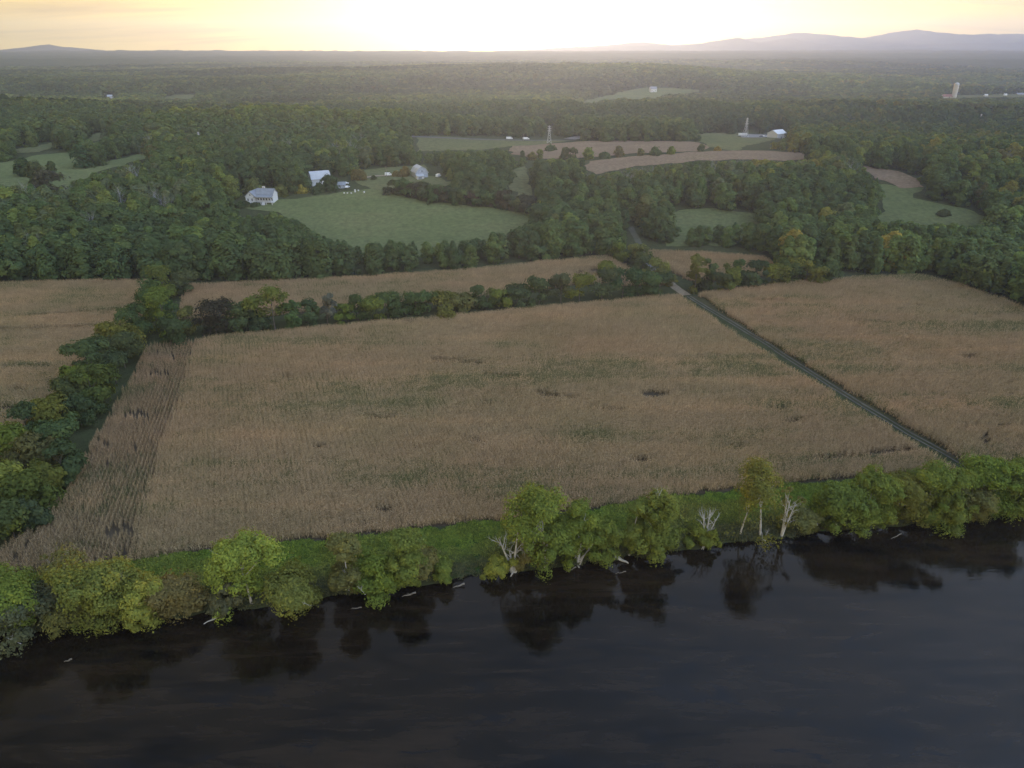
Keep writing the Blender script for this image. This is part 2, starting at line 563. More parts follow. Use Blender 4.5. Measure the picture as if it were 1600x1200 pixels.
make_ground()
make_water()
mountain('distant_hills', [(-500, 84), (-100, 82), (0, 78), (40, 74), (78, 70), (100, 73), (140, 77), (200, 80), (330, 82), (500, 82), (620, 80), (700, 80),
                           (790, 81), (900, 80), (1100, 79), (1300, 78), (1500, 76), (1700, 76), (2000, 78), (2200, 82)], 7600, 500, '')
mountain('near_mountains', [(820, 82), (900, 78), (985, 71), (1060, 72), (1110, 65), (1152, 58), (1185, 67), (1235, 59), (1290, 70), (1340, 74), (1420, 69), (1560, 67),
                            (1700, 66), (1900, 70), (2200, 80)], 8400, 500, '')
mountain('far_mountains', [(760, 81), (830, 77), (920, 72), (1005, 65), (1040, 70), (1090, 68), (1190, 57), (1255, 51), (1300, 56), (1345, 60), (1385, 52), (1428, 45), (1470, 51),
                           (1500, 54), (1600, 53), (1750, 56), (1900, 62), (2200, 76)], 9300, 550, '')


def make_haze():
    m, t = mat('haze')
    v = t.n('ShaderNodeVolumePrincipled', {'Color': (0.28, 0.425, 0.80, 1), 'Density': HAZE_D, 'Anisotropy': 0.62})
    t.n('ShaderNodeOutputMaterial', {'Volume': v.outputs[0]})
    b = MB().box(-9000, 9000, -700, 10400, -5.5, 395)
    tag(b.build('haze', m), kind='stuff')


HAZE_D = 1.0 / 9000.0
make_haze()
# ------------------------------------------------------------------ ground covers laid on the relief
def drape(name, poly_px, mat_, off=0.06, step=3.0, kind='structure', label=None, cat=None, above=0.0, world=False, wob=1.0):
    """A sheet following the relief over a patch whose outline is known from its corners."""
    W = np.array(poly_px if world else [ground(x, y, above) for x, y in poly_px])
    # densify the outline and roughen it slightly, as mown and ploughed edges are
    out = []
    for i in range(len(W)):
        a, b = W[i], W[(i + 1) % len(W)]
        n = max(1, int(np.hypot(*(b - a)) / step))
        for k in range(n):
            out.append(a + (b - a) * k / n)
    out = np.array(out)
    out = out + wob * np.stack([fbm(out[:, 0] / 11, out[:, 1] / 11, 91, 2), fbm(out[:, 0] / 11, out[:, 1] / 11, 95, 2)], -1)
    me = bpy.data.meshes.new(name)
    bm = bmesh.new()
    lo, hi = out.min(0) - step, out.max(0) + step
    xs, ys = np.arange(lo[0], hi[0], step), np.arange(lo[1], hi[1], step)
    GX, GY = np.meshgrid(xs, ys)
    ins = inside(GX, GY, [tuple(p) for p in out])
    # snap the grid's outermost inside vertices to the outline
    cx, cy = GX + step / 2, GY + step / 2
    cell = inside(cx, cy, [tuple(p) for p in out])[:-1, :-1]
    vid = {}
    P = []
    faces = []
    jj, ii = np.nonzero(cell)
    for j, i in zip(jj, ii):
        q = []
        for dj, di in ((0, 0), (0, 1), (1, 1), (1, 0)):
            key = (j + dj, i + di)
            if key not in vid:
                vid[key] = len(P)
                P.append(key)
            q.append(vid[key])
        faces.append(q)
    if not faces:
        bm.free(); return None
    P = np.array(P)
    pts = np.stack([GX[P[:, 0], P[:, 1]], GY[P[:, 0], P[:, 1]]], -1)
    cnt = np.zeros(len(P), int)
    for q in faces:
        for v in q:
            cnt[v] += 1
    for v in np.nonzero(cnt < 4)[0]:
        d = np.hypot(*(out - pts[v]).T)
        k = int(np.argmin(d))
        if d[k] < step * 1.2:
            pts[v] = out[k]
    Z = height(pts[:, 0], pts[:, 1]) + off
    V = np.column_stack([pts, Z])
    o = link(name, mesh_np(name, V, np.array(faces), mat_, smooth=True))
    bm.free()
    return tag(o, label, cat, kind=kind)


MAIN_F = [(-150, 935), (-60, 915), (0, 904), (200, 881), (320, 860), (570, 837), (820, 809), (1010, 783), (1200, 760), (1380, 745), (1490, 740),
          (1414, 692), (1292, 618), (1170, 543), (1056, 465), (900, 480), (700, 499), (520, 514), (330, 532), (262, 538), (232, 546), (200, 606),
          (160, 676), (108, 766), (60, 836), (-20, 870)]
RIGHT_F = [(1530, 736), (1435, 678), (1304, 600), (1187, 526), (1093, 463), (1200, 451), (1330, 438), (1400, 435), (1440, 436), (1500, 449), (1600, 486), (1800, 570),
           (2000, 640), (1980, 668), (1750, 698), (1600, 718)]
LEFT_F = [(-420, 446), (0, 447), (130, 443), (236, 442), (215, 500), (150, 522), (112, 600), (60, 640), (20, 700), (-70, 800), (-300, 900), (-700, 900), (-700, 500)]
BACK_F = [(298, 449), (500, 441), (700, 429), (850, 413), (945, 404), (966, 414), (1000, 436), (1046, 446), (1000, 448), (900, 446), (800, 462), (700, 472), (560, 484), (450, 492),
          (330, 500), (280, 502)]
BACKR_F = [(1012, 396), (1100, 398), (1190, 405), (1218, 421), (1205, 432), (1130, 440), (1078, 440), (1045, 424)]
FLOOD = [(-900, 447), (0, 442), (235, 441), (300, 444), (500, 437), (700, 425), (850, 409), (950, 400), (985, 388), (1022, 388), (1100, 394), (1192, 401), (1225, 431), (1330, 434), (1440, 432),
         (1500, 445), (1600, 481), (1900, 600), (2200, 690)]
_fl = np.array(FLOOD, float)


def flood_y(px):
    return np.interp(px, _fl[:, 0], _fl[:, 1])


PASTURE = [(380, 328), (384, 316), (440, 314), (520, 303), (575, 297), (612, 300), (640, 311), (700, 320), (770, 325), (838, 336), (836, 350), (800, 380), (760, 396), (620, 405), (545, 405), (500, 385),
           (470, 350), (430, 332)]
PASTURE_SEEN = [(384, 322), (390, 316), (440, 314), (520, 303), (575, 297), (612, 300), (640, 311), (700, 320), (770, 325), (838, 336), (832, 344), (800, 358), (745, 370), (690, 377), (620, 376),
                (560, 378), (505, 366), (485, 345), (455, 334)]
GLADE_SEEN = [(1440, 295), (1428, 310), (1500, 325), (1562, 350), (1500, 352), (1440, 347), (1400, 346), (1362, 345), (1382, 326), (1378, 292), (1405, 293)]
SMALL_GLADE_SEEN = [(1040, 342), (1060, 330), (1105, 326), (1200, 338), (1190, 345), (1120, 350), (1056, 354)]
# clearings seen between the woods: (name, label, material, outline)
CLEAR = [
    ('pasture', 'broad green pasture on the slope below the white barns', PASTURE_M, PASTURE, PASTURE_SEEN),
    ('meadow', 'pale lane meadow behind the two barns', MEADOW_M, [(556, 282), (560, 268), (606, 262), (662, 258), (668, 275), (700, 284), (792, 290), (640, 296), (612, 300), (575, 297)], None),
    ('meadow', 'dull green strip beside the dark tree block', MEADOW_M, [(796, 296), (797, 268), (822, 260), (828, 290), (838, 318), (815, 312)], None),
    ('pasture', 'sloping dusky pasture among the woods far left', PASTURE_M, [(-60, 300), (-60, 262), (30, 250), (60, 243), (118, 238), (124, 252), (160, 256), (236, 237), (238, 246), (165, 266), (116, 290), (108, 302), (40, 300)], [(-60, 285), (-60, 262), (30, 250), (60, 243), (118, 238), (124, 252), (160, 256), (236, 237), (238, 246), (165, 266), (112, 284), (108, 292), (60, 290)]),
    ('meadow', 'small pale meadow above the far left pasture', MEADOW_M, [(20, 240), (30, 233), (88, 222), (96, 226), (60, 238)], None),
    ('meadow', 'small tan bank among the far left trees', MEADOW_M, [(138, 219), (145, 211), (168, 205), (172, 212), (150, 222)], None),
    ('meadow', 'pale green meadow below the far highway', MEADOW_M, [(655, 236), (650, 215), (700, 214), (790, 219), (905, 219), (850, 226), (800, 229), (740, 236)], None),
    ('far_cornfield', 'far brown cornfield above the row of round trees', STUBBLE_M, [(800, 229), (850, 226), (920, 221), (1000, 220), (1082, 222), (1112, 230), (1090, 238), (1000, 240), (940, 245), (830, 249), (798, 240)], None),
    ('far_cornfield', 'far brown strip field below the row of round trees', STUBBLE_M, [(912, 262), (925, 252), (1000, 244), (1100, 238), (1185, 235), (1250, 239), (1284, 246), (1240, 252), (1180, 250), (1100, 252), (1000, 260), (930, 272)], None),
    ('far_cornfield', 'brown corner field left of the right hand wood', STUBBLE_M, [(1330, 256), (1400, 268), (1432, 280), (1442, 294), (1405, 294), (1372, 280)], None),
    ('pasture', 'green glade sloping down to the right hand wood', PASTURE_M, [(1372, 288), (1405, 293), (1442, 295), (1428, 310), (1500, 325), (1562, 350), (1550, 376), (1480, 376), (1400, 376), (1352, 366), (1380, 330)], GLADE_SEEN),
    ('pasture', 'small green glade below the central wood', PASTURE_M, [(1036, 344), (1060, 329), (1105, 325), (1200, 337), (1205, 360), (1120, 385), (1040, 385)], SMALL_GLADE_SEEN),
    ('meadow', 'open yard around the far white shed', MEADOW_M, [(1078, 216), (1090, 209), (1160, 208), (1226, 216), (1200, 222), (1150, 236), (1110, 230)], None),
    ('pasture', 'hazy hill pasture far behind the power lines', PASTURE_M, [(880, 163), (925, 155), (958, 148), (985, 141), (1010, 137), (1040, 138), (1085, 139), (1098, 143), (1070, 147), (1040, 149), (1022, 155), (990, 156), (962, 155), (925, 162)], None),
    ('meadow', 'hazy fields around the far silo', MEADOW_M, [(1462, 153), (1475, 149), (1540, 149), (1560, 147), (1610, 146), (1700, 150), (1600, 153), (1480, 156)], None),
    ('meadow', 'hazy strip meadow in the far left valley', MEADOW_M, [(240, 156), (270, 149), (315, 148), (300, 156)], None),
]
TRACK_GAP = [(975, 352), (990, 345), (1000, 365), (1012, 385), (1030, 400), (1004, 404), (990, 388)]

for nm, lab, mt, poly, _ in CLEAR:
    w0 = np.array([ground(x, y) for x, y in poly])
    st = float(np.clip(np.median(w0[:, 1]) / 190.0, 2.2, 12.0))
    drape(nm, [tuple(p) for p in w0], mt, off=0.15 + np.median(w0[:, 1]) / 2500.0, step=st, world=True, label=lab, wob=5.0)
for nm, poly in (('field_soil', MAIN_F), ('field_soil', RIGHT_F), ('field_soil', LEFT_F), ('field_soil', BACK_F), ('field_soil', BACKR_F)):
    drape(nm, poly, SOIL_M, off=0.05, step=3.0, wob=0.6)


def strip(name, px_line, width, mat_, off, kind='structure', label=None, side=0.0):
    """A road or track of a given width along points on the ground."""
    W = np.array([ground(x, y) for x, y in px_line])
    seg = np.hypot(*np.diff(W, axis=0).T)
    s = np.concatenate([[0], np.cumsum(seg)])
    t = np.arange(0, s[-1], 2.5)
    C = np.stack([np.interp(t, s, W[:, 0]), np.interp(t, s, W[:, 1])], -1)
    C[:, 0] += 0.35 * fbm(t / 14.0, t * 0, 5, 2)
    T = np.gradient(C, axis=0)
    T /= np.hypot(T[:, 0], T[:, 1])[:, None]
    N = np.stack([-T[:, 1], T[:, 0]], -1)
    C = C + N * side
    w = width * (1 + 0.25 * fbm(t / 8.0, t * 0 + 3, 9, 2))[:, None]
    V, m = [], 5
    for k in np.linspace(-0.5, 0.5, m):
        p = C + N * w * k
        V.append(np.column_stack([p, height(p[:, 0], p[:, 1]) + off + 0.03 * (1 - abs(k) * 2)]))
    V = np.stack(V, 1).reshape(-1, 3)
    i = np.arange(len(C) - 1)[:, None] * m + np.arange(m - 1)[None, :]
    F = np.stack([i, i + 1, i + m + 1, i + m], -1).reshape(-1, 4)[:, ::-1]
    return tag(link(name, mesh_np(name, V, F, mat_, smooth=True)), label, kind=kind)


strip('track_verge', [(1524, 731), (1432, 676), (1306, 600), (1190, 526), (1085, 461)], 5.5, VERGE_M, 0.09)
for sd in (-0.85, 0.85):
    strip('wheel_rut', [(1540, 742), (1508, 728), (1420, 678), (1300, 604), (1184, 529), (1072, 461)], 0.65, TRACK_M, 0.16, side=sd)
strip('farm_track', [(1073, 462), (1058, 452), (1048, 444), (1035, 434)], 5.0, DIRT_M, 0.20)
strip('farm_track', [(1036, 435), (1016, 418), (1008, 404), (1003, 393), (1001, 388)], 4.0, GRAVEL_M, 0.20)
strip('farm_track', [(1001, 387), (994, 372), (984, 354)], 4.0, GULLY_M, 0.20)
strip('lane', [(556, 281), (585, 276), (610, 275), (640, 272)], 4.5, DIRT_M, 0.6)
strip('highway', [(640, 214), (700, 216.5), (760, 219), (810, 220), (860, 220), (905, 219.5)], 6.5, CONCRETE_D, 0.7)
drape('gravel_lot', [(880, 217.5), (900, 214), (925, 213), (924, 216.5), (900, 219)], GRAVEL_M, 0.8, 3.0)
drape('gravel_lot', [(1150, 213), (1165, 210.5), (1200, 211.5), (1212, 214.5), (1190, 216), (1160, 216)], GRAVEL_M, 0.8, 3.0)
drape('spoil_heap', [(965, 428), (972, 420), (985, 418), (995, 424), (990, 432)], DIRT_M, 0.25, 1.5)
_bt = []
for px, py in ((-150, 940), (0, 906), (200, 884), (320, 864), (570, 841), (820, 813), (1010, 787), (1200, 764), (1380, 749), (1500, 739), (1600, 722), (1800, 690), (2000, 665)):
    _bt.append(ground(px, py))
_be = [(x, float(bank_y(x)) + 1.0) for x in np.linspace(_bt[-1][0], _bt[0][0], 60)]
BANK_POLY = _bt + _be
drape('bank', BANK_POLY, BANK_M, 0.04, 2.0, world=True, wob=0.5)


# ------------------------------------------------------------------ instanced masses
def scatter(name, pts, rot, scl, idx, sources, tint=None, kind='stuff', label=None, cat=None):
    """One object that sets a source mesh at every point of a cloud."""
    me = bpy.data.meshes.new(name)
    n = len(pts)
    me.vertices.add(n)
    me.vertices.foreach_set('co', np.ascontiguousarray(pts, dtype=np.float32).ravel())

    def at(an, typ, arr):
        a = me.attributes.new(an, typ, 'POINT')
        a.data.foreach_set('value' if typ in ('INT', 'FLOAT') else 'vector', np.ascontiguousarray(arr, dtype=np.int32 if typ == 'INT' else np.float32).ravel())
    at('rot', 'FLOAT_VECTOR', rot)
    at('scl', 'FLOAT_VECTOR', scl)
    at('pick', 'INT', idx)
    if tint is not None:
        at('tint', 'FLOAT_VECTOR', tint)
    o = link(name, me)
    src = bpy.data.collections.new(name + '_sources')
    for s in sources:
        src.objects.link(s)
    g = bpy.data.node_groups.new(name, 'GeometryNodeTree')
    g.interface.new_socket('Geometry', in_out='INPUT', socket_type='NodeSocketGeometry')
    g.interface.new_socket('Geometry', in_out='OUTPUT', socket_type='NodeSocketGeometry')
    t = NT(g, clear=False)
    gi, go = t.n('NodeGroupInput'), t.n('NodeGroupOutput')
    ci = t.n('GeometryNodeCollectionInfo')
    ci.inputs['Collection'].default_value = src
    ci.inputs['Separate Children'].default_value = True
    ci.inputs['Reset Children'].default_value = True
    ip = t.n('GeometryNodeInstanceOnPoints')
    t.put(ip.inputs['Points'], gi.outputs[0])
    t.put(ip.inputs['Instance'], ci.outputs[0])
    ip.inputs['Pick Instance'].default_value = True
    for an, typ, so in (('pick', 'INT', 'Instance Index'), ('rot', 'FLOAT_VECTOR', 'Rotation'), ('scl', 'FLOAT_VECTOR', 'Scale')):
        na = t.n('GeometryNodeInputNamedAttribute', data_type=typ)
        na.inputs['Name'].default_value = an
        if an == 'rot':
            e = t.n('FunctionNodeEulerToRotation')
            t.put(e.inputs[0], na.outputs[0])
            t.put(ip.inputs[so], e.outputs[0])
        else:
            t.put(ip.inputs[so], na.outputs[0])
    t.put(go.inputs[0], ip.outputs[0])
    md = o.modifiers.new('scatter', 'NODES')
    md.node_group = g
    return tag(o, label, cat, kind=kind)


# ------------------------------------------------------------------ corn
def corn_mat():
    m, t = mat('dry_corn')
    p = t.n('ShaderNodeNewGeometry').outputs['Position']
    va = t.n('ShaderNodeAttribute', attribute_type='GEOMETRY', attribute_name='var').outputs['Fac']
    hi = t.n('ShaderNodeAttribute', attribute_type='GEOMETRY', attribute_name='hgt').outputs['Fac']
    rn = t.n('ShaderNodeObjectInfo').outputs['Random']
    mp = t.n('ShaderNodeMapping', {'Vector': p, 'Rotation': (0, 0, -RIVER_ANG - 0.03), 'Scale': (0.13, 1.0, 0.0)}).outputs[0]
    band = t.noise(mp, 0.055, 4, 0.6, 0.4)
    blot = t.noise(p, 0.03, 5, 0.65, 0.2)
    dry = t.mix(t.math('ADD', t.math('MULTIPLY', va, 0.85), t.math('MULTIPLY', rn, 0.15)), (0.20, 0.145, 0.078), (0.60, 0.458, 0.272))
    dry = t.mix(t.maprange(blot, 0.42, 0.62, 0, 0.55), dry, t.vmath('MULTIPLY', dry, (0.80, 0.86, 0.78)))
    mq = t.n('ShaderNodeMapping', {'Vector': p, 'Rotation': (0, 0, -RIVER_ANG - 0.05), 'Scale': (0.10, 1.0, 0.0), 'Location': (3.0, 7.0, 0)}).outputs[0]
    pale = t.noise(mq, 0.09, 3, 0.55, 0.3)
    dry = t.mix(t.maprange(pale, 0.46, 0.66, 0, 0.8), dry, t.vmath('MULTIPLY', dry, (1.22, 1.14, 1.10)))
    rosy = t.noise(p, 0.011, 2, 0.5)
    dry = t.mix(t.maprange(rosy, 0.40, 0.62, 0, 0.9), dry, t.vmath('MULTIPLY', dry, (1.02, 0.95, 0.95)))
    grn = t.mix(va, (0.12, 0.125, 0.05), (0.24, 0.24, 0.11))
    gm = t.maprange(t.math('ADD', t.math('MULTIPLY', band, 0.65), t.math('MULTIPLY', blot, 0.35)), 0.47, 0.60, 0.05, 0.72)
    low = t.math('SUBTRACT', 1.0, t.math('MULTIPLY', hi, 0.75))
    gsel = t.math('LESS_THAN', t.math('ADD', t.math('MULTIPLY', rn, 0.25), t.math('MULTIPLY', va, 0.75)), t.math('MULTIPLY', gm, t.math('ADD', low, 0.45)))
    c = t.mix(gsel, dry, grn)
    d = t.n('ShaderNodeBsdfDiffuse', {'Color': c})
    tr = t.n('ShaderNodeBsdfTranslucent', {'Color': c})
    mx = t.n('ShaderNodeMixShader', {0: 0.25, 1: d.outputs[0], 2: tr.outputs[0]})
    t.n('ShaderNodeOutputMaterial', {0: mx.outputs[0]})
    return m


CORN = corn_mat()


def corn_row(seed, length=3.0, plants=14):
    g = np.random.default_rng(seed)
    V, F, var, hg = [], [], [], []

    def quad(a, b, c, d, v, h):
        k = len(V)
        V.extend([a, b, c, d]); F.append((k, k + 1, k + 2, k + 3)); var.append(v); hg.append(h)
    for i in range(plants):
        x = (i + 0.5) / plants * length - length / 2 + g.normal(0, 0.04)
        y = g.normal(0, 0.05)
        H = g.normal(2.35, 0.18)
        lx, ly = g.normal(0, 0.10, 2)
        pv = g.random()
        a = g.random() * 6.28
        ux, uy = 0.018 * math.cos(a), 0.018 * math.sin(a)
        for q in (0, 1):
            if q:
                ux, uy = -uy, ux
            quad((x - ux, y - uy, 0), (x + ux, y + uy, 0), (x + lx + ux * .6, y + ly + uy * .6, H), (x + lx - ux * .6, y + ly - uy * .6, H), 0.35 * pv + 0.1, 0.5)
        for k in range(8):
            h = H * (0.22 + 0.72 * (k + g.random() * 0.6) / 8)
            a = g.random() * 6.28
            L = g.uniform(0.30, 0.6)
            ca, sa = math.cos(a), math.sin(a)
            w = g.uniform(0.05, 0.09)
            bx, by = x + lx * h / H, y + ly * h / H
            mx_, my_, mz = bx + ca * L * .5, by + sa * L * .5, h + g.uniform(0.02, 0.20)
            ex, ey, ez = bx + ca * L, by + sa * L, h - g.uniform(0.1, 0.5)
            v = np.clip(0.5 * pv + 0.6 * g.random(), 0, 1)
            quad((bx - sa * w * .6, by + ca * w * .6, h), (bx + sa * w * .6, by - ca * w * .6, h), (mx_ + sa * w, my_ - ca * w, mz), (mx_ - sa * w, my_ + ca * w, mz), v, h / H)
            quad((mx_ - sa * w, my_ + ca * w, mz), (mx_ + sa * w, my_ - ca * w, mz), (ex + sa * w * .4, ey - ca * w * .4, ez), (ex - sa * w * .4, ey + ca * w * .4, ez), v, h / H)
        for k in range(2):
            a = g.random() * 6.28
            ca, sa = math.cos(a) * 0.12, math.sin(a) * 0.12
            tx, ty = x + lx, y + ly
            quad((tx - .02, ty, H - .05), (tx + .02, ty, H - .05), (tx + ca + .03, ty + sa, H + .26), (tx + ca - .03, ty + sa, H + .24), 0.6 * pv + 0.4 * g.random(), 1.0)
    V = np.array(V); F = np.array(F)
    me = mesh_np('corn_row', V, F, CORN, {'var': ('FACE', 'FLOAT', np.array(var, np.float32)), 'hgt': ('FACE', 'FLOAT', np.array(hg, np.float32))})
    return bpy.data.objects.new('corn_row_%02d' % seed, me)


ROWS_SRC = [corn_row(s) for s in range(7)]


def world_dir(a, b):
    (x0, y0), (x1, y1) = ground(*a), ground(*b)
    return math.atan2(y1 - y0, x1 - x0)


def corn_rows(poly, ang, bare=(), lanes=(), spacing=0.76, seg=2.9, keep=1.0, inset=0.0):
    """Row segments filling a field: points, rotations, scales, picks. BARE: lodged patches (x, y, rx, ry); LANES: bare lines."""
    W = np.array([ground(x, y) for x, y in poly])
    c, s = math.cos(ang), math.sin(ang)
    U = np.stack([W[:, 0] * c + W[:, 1] * s, -W[:, 0] * s + W[:, 1] * c], -1)
    lo, hi = U.min(0), U.max(0)
    us, vs = np.arange(lo[0], hi[0], seg), np.arange(lo[1], hi[1], spacing)
    A, B = np.meshgrid(us, vs)
    A = A + (np.arange(len(vs))[:, None] * 1.37) % seg
    A, B = A.ravel(), B.ravel()
    X, Y = A * c - B * s, A * s + B * c
    jag = 1.6 * np.stack([fbm(X / 7, Y / 7, 17, 3), fbm(X / 7, Y / 7, 18, 3)], -1)
    k = inside(X + jag[:, 0], Y + jag[:, 1], [tuple(p) for p in W])
    k &= np.abs(np.arctan2(X, Y)) < R(50)
    X, Y = X[k], Y[k]
    k = np.ones(len(X), bool)
    for bx, by, rx, ry, th in bare:
        dx, dy = X - bx, Y - by
        u, v = dx * math.cos(th) + dy * math.sin(th), -dx * math.sin(th) + dy * math.cos(th)
        k &= (u / rx) ** 2 + (v / ry) ** 2 + 1.2 * fbm(X / 2.5, Y / 2.5, 23, 2) > 1
    for x0, y0, x1, y1, w in lanes:
        L = math.hypot(x1 - x0, y1 - y0)
        t = ((X - x0) * (x1 - x0) + (Y - y0) * (y1 - y0)) / L
        d = np.abs((X - x0) * (y1 - y0) - (Y - y0) * (x1 - x0)) / L + 0.5 * fbm(X / 6, Y / 6, 29, 2)
        k &= ~((d < w) & (t > 0) & (t < L))
    k &= rng.random(len(X)) < keep
    X, Y = X[k], Y[k]
    n = len(X)
    P = np.stack([X, Y, height(X, Y) + 0.02], -1)
    flip = rng.integers(0, 2, n) * math.pi
    rot = np.stack([np.zeros(n), np.zeros(n), ang + flip + rng.normal(0, 0.015, n)], -1)
    hz = 1 + 0.10 * fbm(X / 14, Y / 14, 43, 3) + rng.normal(0, 0.02, n)
    scl = np.stack([np.ones(n) * 1.02, np.ones(n) * 0.85, hz], -1)
    return P, rot, scl, rng.integers(0, len(ROWS_SRC), n)


def spot(px, py, rx, ry, th=0.0):
    x, y = ground(px, py + 3)
    return (x, y, rx * 1.35, ry * 1.45, th)


def lane(a, b, w):
    (x0, y0), (x1, y1) = ground(*a), ground(*b)
    return (x0, y0, x1, y1, w)


ROW_L = world_dir((232, 770), (305, 545))       # the headland block on the left runs away from the river
ROW_M = world_dir((520, 514), (900, 480))
HEAD = [(-150, 935), (-60, 915), (0, 904), (120, 891), (205, 876), (238, 760), (278, 640), (310, 536), (262, 538), (232, 546), (200, 606), (160, 676), (108, 766), (60, 836), (-20, 870)]
BODY = [(205, 880), (320, 860), (570, 837), (820, 809), (1010, 783), (1200, 760), (1380, 745), (1490, 740), (1414, 692), (1292, 618), (1170, 543), (1056, 465), (900, 480), (700, 499), (520, 514),
        (330, 532), (311, 536), (279, 640), (239, 760)]
bare = [spot(1020, 618, 4.2, 2.2), spot(862, 620, 7, 1.3, -0.35), spot(722, 568, 9, 1.2, -0.25), spot(788, 590, 5, 1.0, -0.2), spot(944, 640, 5, 0.9, -0.3), spot(757, 631, 2.5, 0.9, -0.5),
        spot(600, 801, 1.8, 1.1), spot(595, 655, 5, 0.9), spot(560, 823, 2.2, 0.8), spot(1060, 590, 2, 0.8), spot(1100, 560, 5, 0.7, 0.2), spot(735, 690, 4, 0.9), spot(665, 745, 2, 0.9),
        spot(1000, 720, 3, 1), spot(1330, 715, 12, 0.8, 0.15), spot(1400, 706, 9, 0.8, 0.15), spot(450, 590, 3, 0.7), spot(1210, 640, 3, 0.8), spot(915, 470, 4, 1.0), spot(1150, 700, 3, 0.7),
        spot(820, 516, 7, 0.8, 0.1), spot(540, 520, 8, 0.7, 0.1), spot(640, 505, 2, 1.0), spot(1240, 660, 5, 0.6, 0.3), spot(500, 700, 2, 0.8), spot(840, 770, 2, 1.0)]
P1 = corn_rows(HEAD, ROW_L, [spot(185, 832, 2, 1.4), spot(170, 728, 1.3, 1), spot(213, 650, 3, 1.2), spot(190, 624, 1.2, 1.0), spot(258, 585, 4, 0.9, 0.2),
                             spot(170, 697, 2, 0.9, 0.2)], keep=0.985, spacing=1.15)
P1[2][:, 1] *= 0.5
P2 = corn_rows(BODY, ROW_M, bare, keep=0.99)


def merge(*ps):
    return [np.concatenate(a) for a in zip(*ps)]


scatter('corn', *merge(P1, P2), ROWS_SRC, label='large brown field of standing dry corn beside the river', cat='cornfield')


def field(name, poly, ang, bare_, lanes, label):
    p = corn_rows(poly, ang, bare_, lanes, keep=0.99)
    scatter(name, *p, [bpy.data.objects.new(s.name + '_' + label[:9].replace(' ', '_'), s.data) for s in ROWS_SRC], label=label, cat='cornfield')


field('corn', RIGHT_F, world_dir((1105, 460), (1400, 435)),
      [spot(1195, 472, 5, 0.9), spot(1345, 505, 8, 0.7), spot(1300, 535, 7, 0.6), spot(1560, 670, 4, 0.8), spot(1440, 480, 3, 0.8), spot(1540, 690, 5, 0.8, 1.0), spot(1510, 560, 3, 1)],
      [], 'brown cornfield right of the gravel track')
field('corn', LEFT_F, world_dir((-100, 447), (130, 443)), [spot(80, 600, 3, 1), spot(30, 610, 3, 1)],
      [lane((-200, 528), (170, 514), 1.7), lane((20, 500), (190, 489), 1.4), lane((-200, 650), (60, 640), 2.2), lane((-100, 582), (90, 577), 1.1)], 'cornfield left of the bushy hedgerow')
field('corn', BACK_F, world_dir((500, 441), (850, 413)), [spot(905, 427, 3, 1.2, 1.0), spot(897, 428, 3, .6, 1.0), spot(560, 460, 3, 1), spot(352, 465, 2, 1), spot(945, 425, 9, 5)],
      [], 'narrow brown cornfield behind the long hedgerow')
field('corn', BACKR_F, world_dir((1012, 396), (1190, 405)), [spot(1090, 413, 2, 1.5), spot(1060, 412, 4, .8, .5), spot(1055, 430, 5, 0.8)], [], 'small brown cornfield beyond the track junction')


# ------------------------------------------------------------------ rank grass on the river bank
def tuft(seed, dead=False):
    g = np.random.default_rng(100 + seed)
    V, F, var = [], [], []
    for i in range(110):
        r, a = 1.7 * math.sqrt(g.random()), g.random() * 6.28
        x, y = r * math.cos(a), r * math.sin(a)
        h = g.uniform(0.3, 1.0) * (1.25 - 0.3 * r)
        b = g.normal(0.3, 0.8)
        L = g.uniform(0.25, 0.7)
        w = g.uniform(0.05, 0.13)
        ca, sa = math.cos(b), math.sin(b)
        k = len(V)
        V += [(x - sa * w, y + ca * w, 0), (x + sa * w, y - ca * w, 0), (x + ca * L * .5 + sa * w, y + sa * L * .5 - ca * w, h), (x + ca * L * .5 - sa * w, y + sa * L * .5 + ca * w, h),
              (x + ca * L * 1.3 + sa * w * .4, y + sa * L * 1.3 - ca * w * .4, h * .75), (x + ca * L * 1.3 - sa * w * .4, y + sa * L * 1.3 + ca * w * .4, h * .75)]
        F += [(k, k + 1, k + 2, k + 3), (k + 3, k + 2, k + 4, k + 5)]
        v = g.random()
        var += [v, v]
    me = mesh_np('grass_tuft', np.array(V), np.array(F), LEAF, {'var': ('FACE', 'FLOAT', np.array(var, np.float32))})
    return bpy.data.objects.new('grass_tuft_%d' % seed, me)


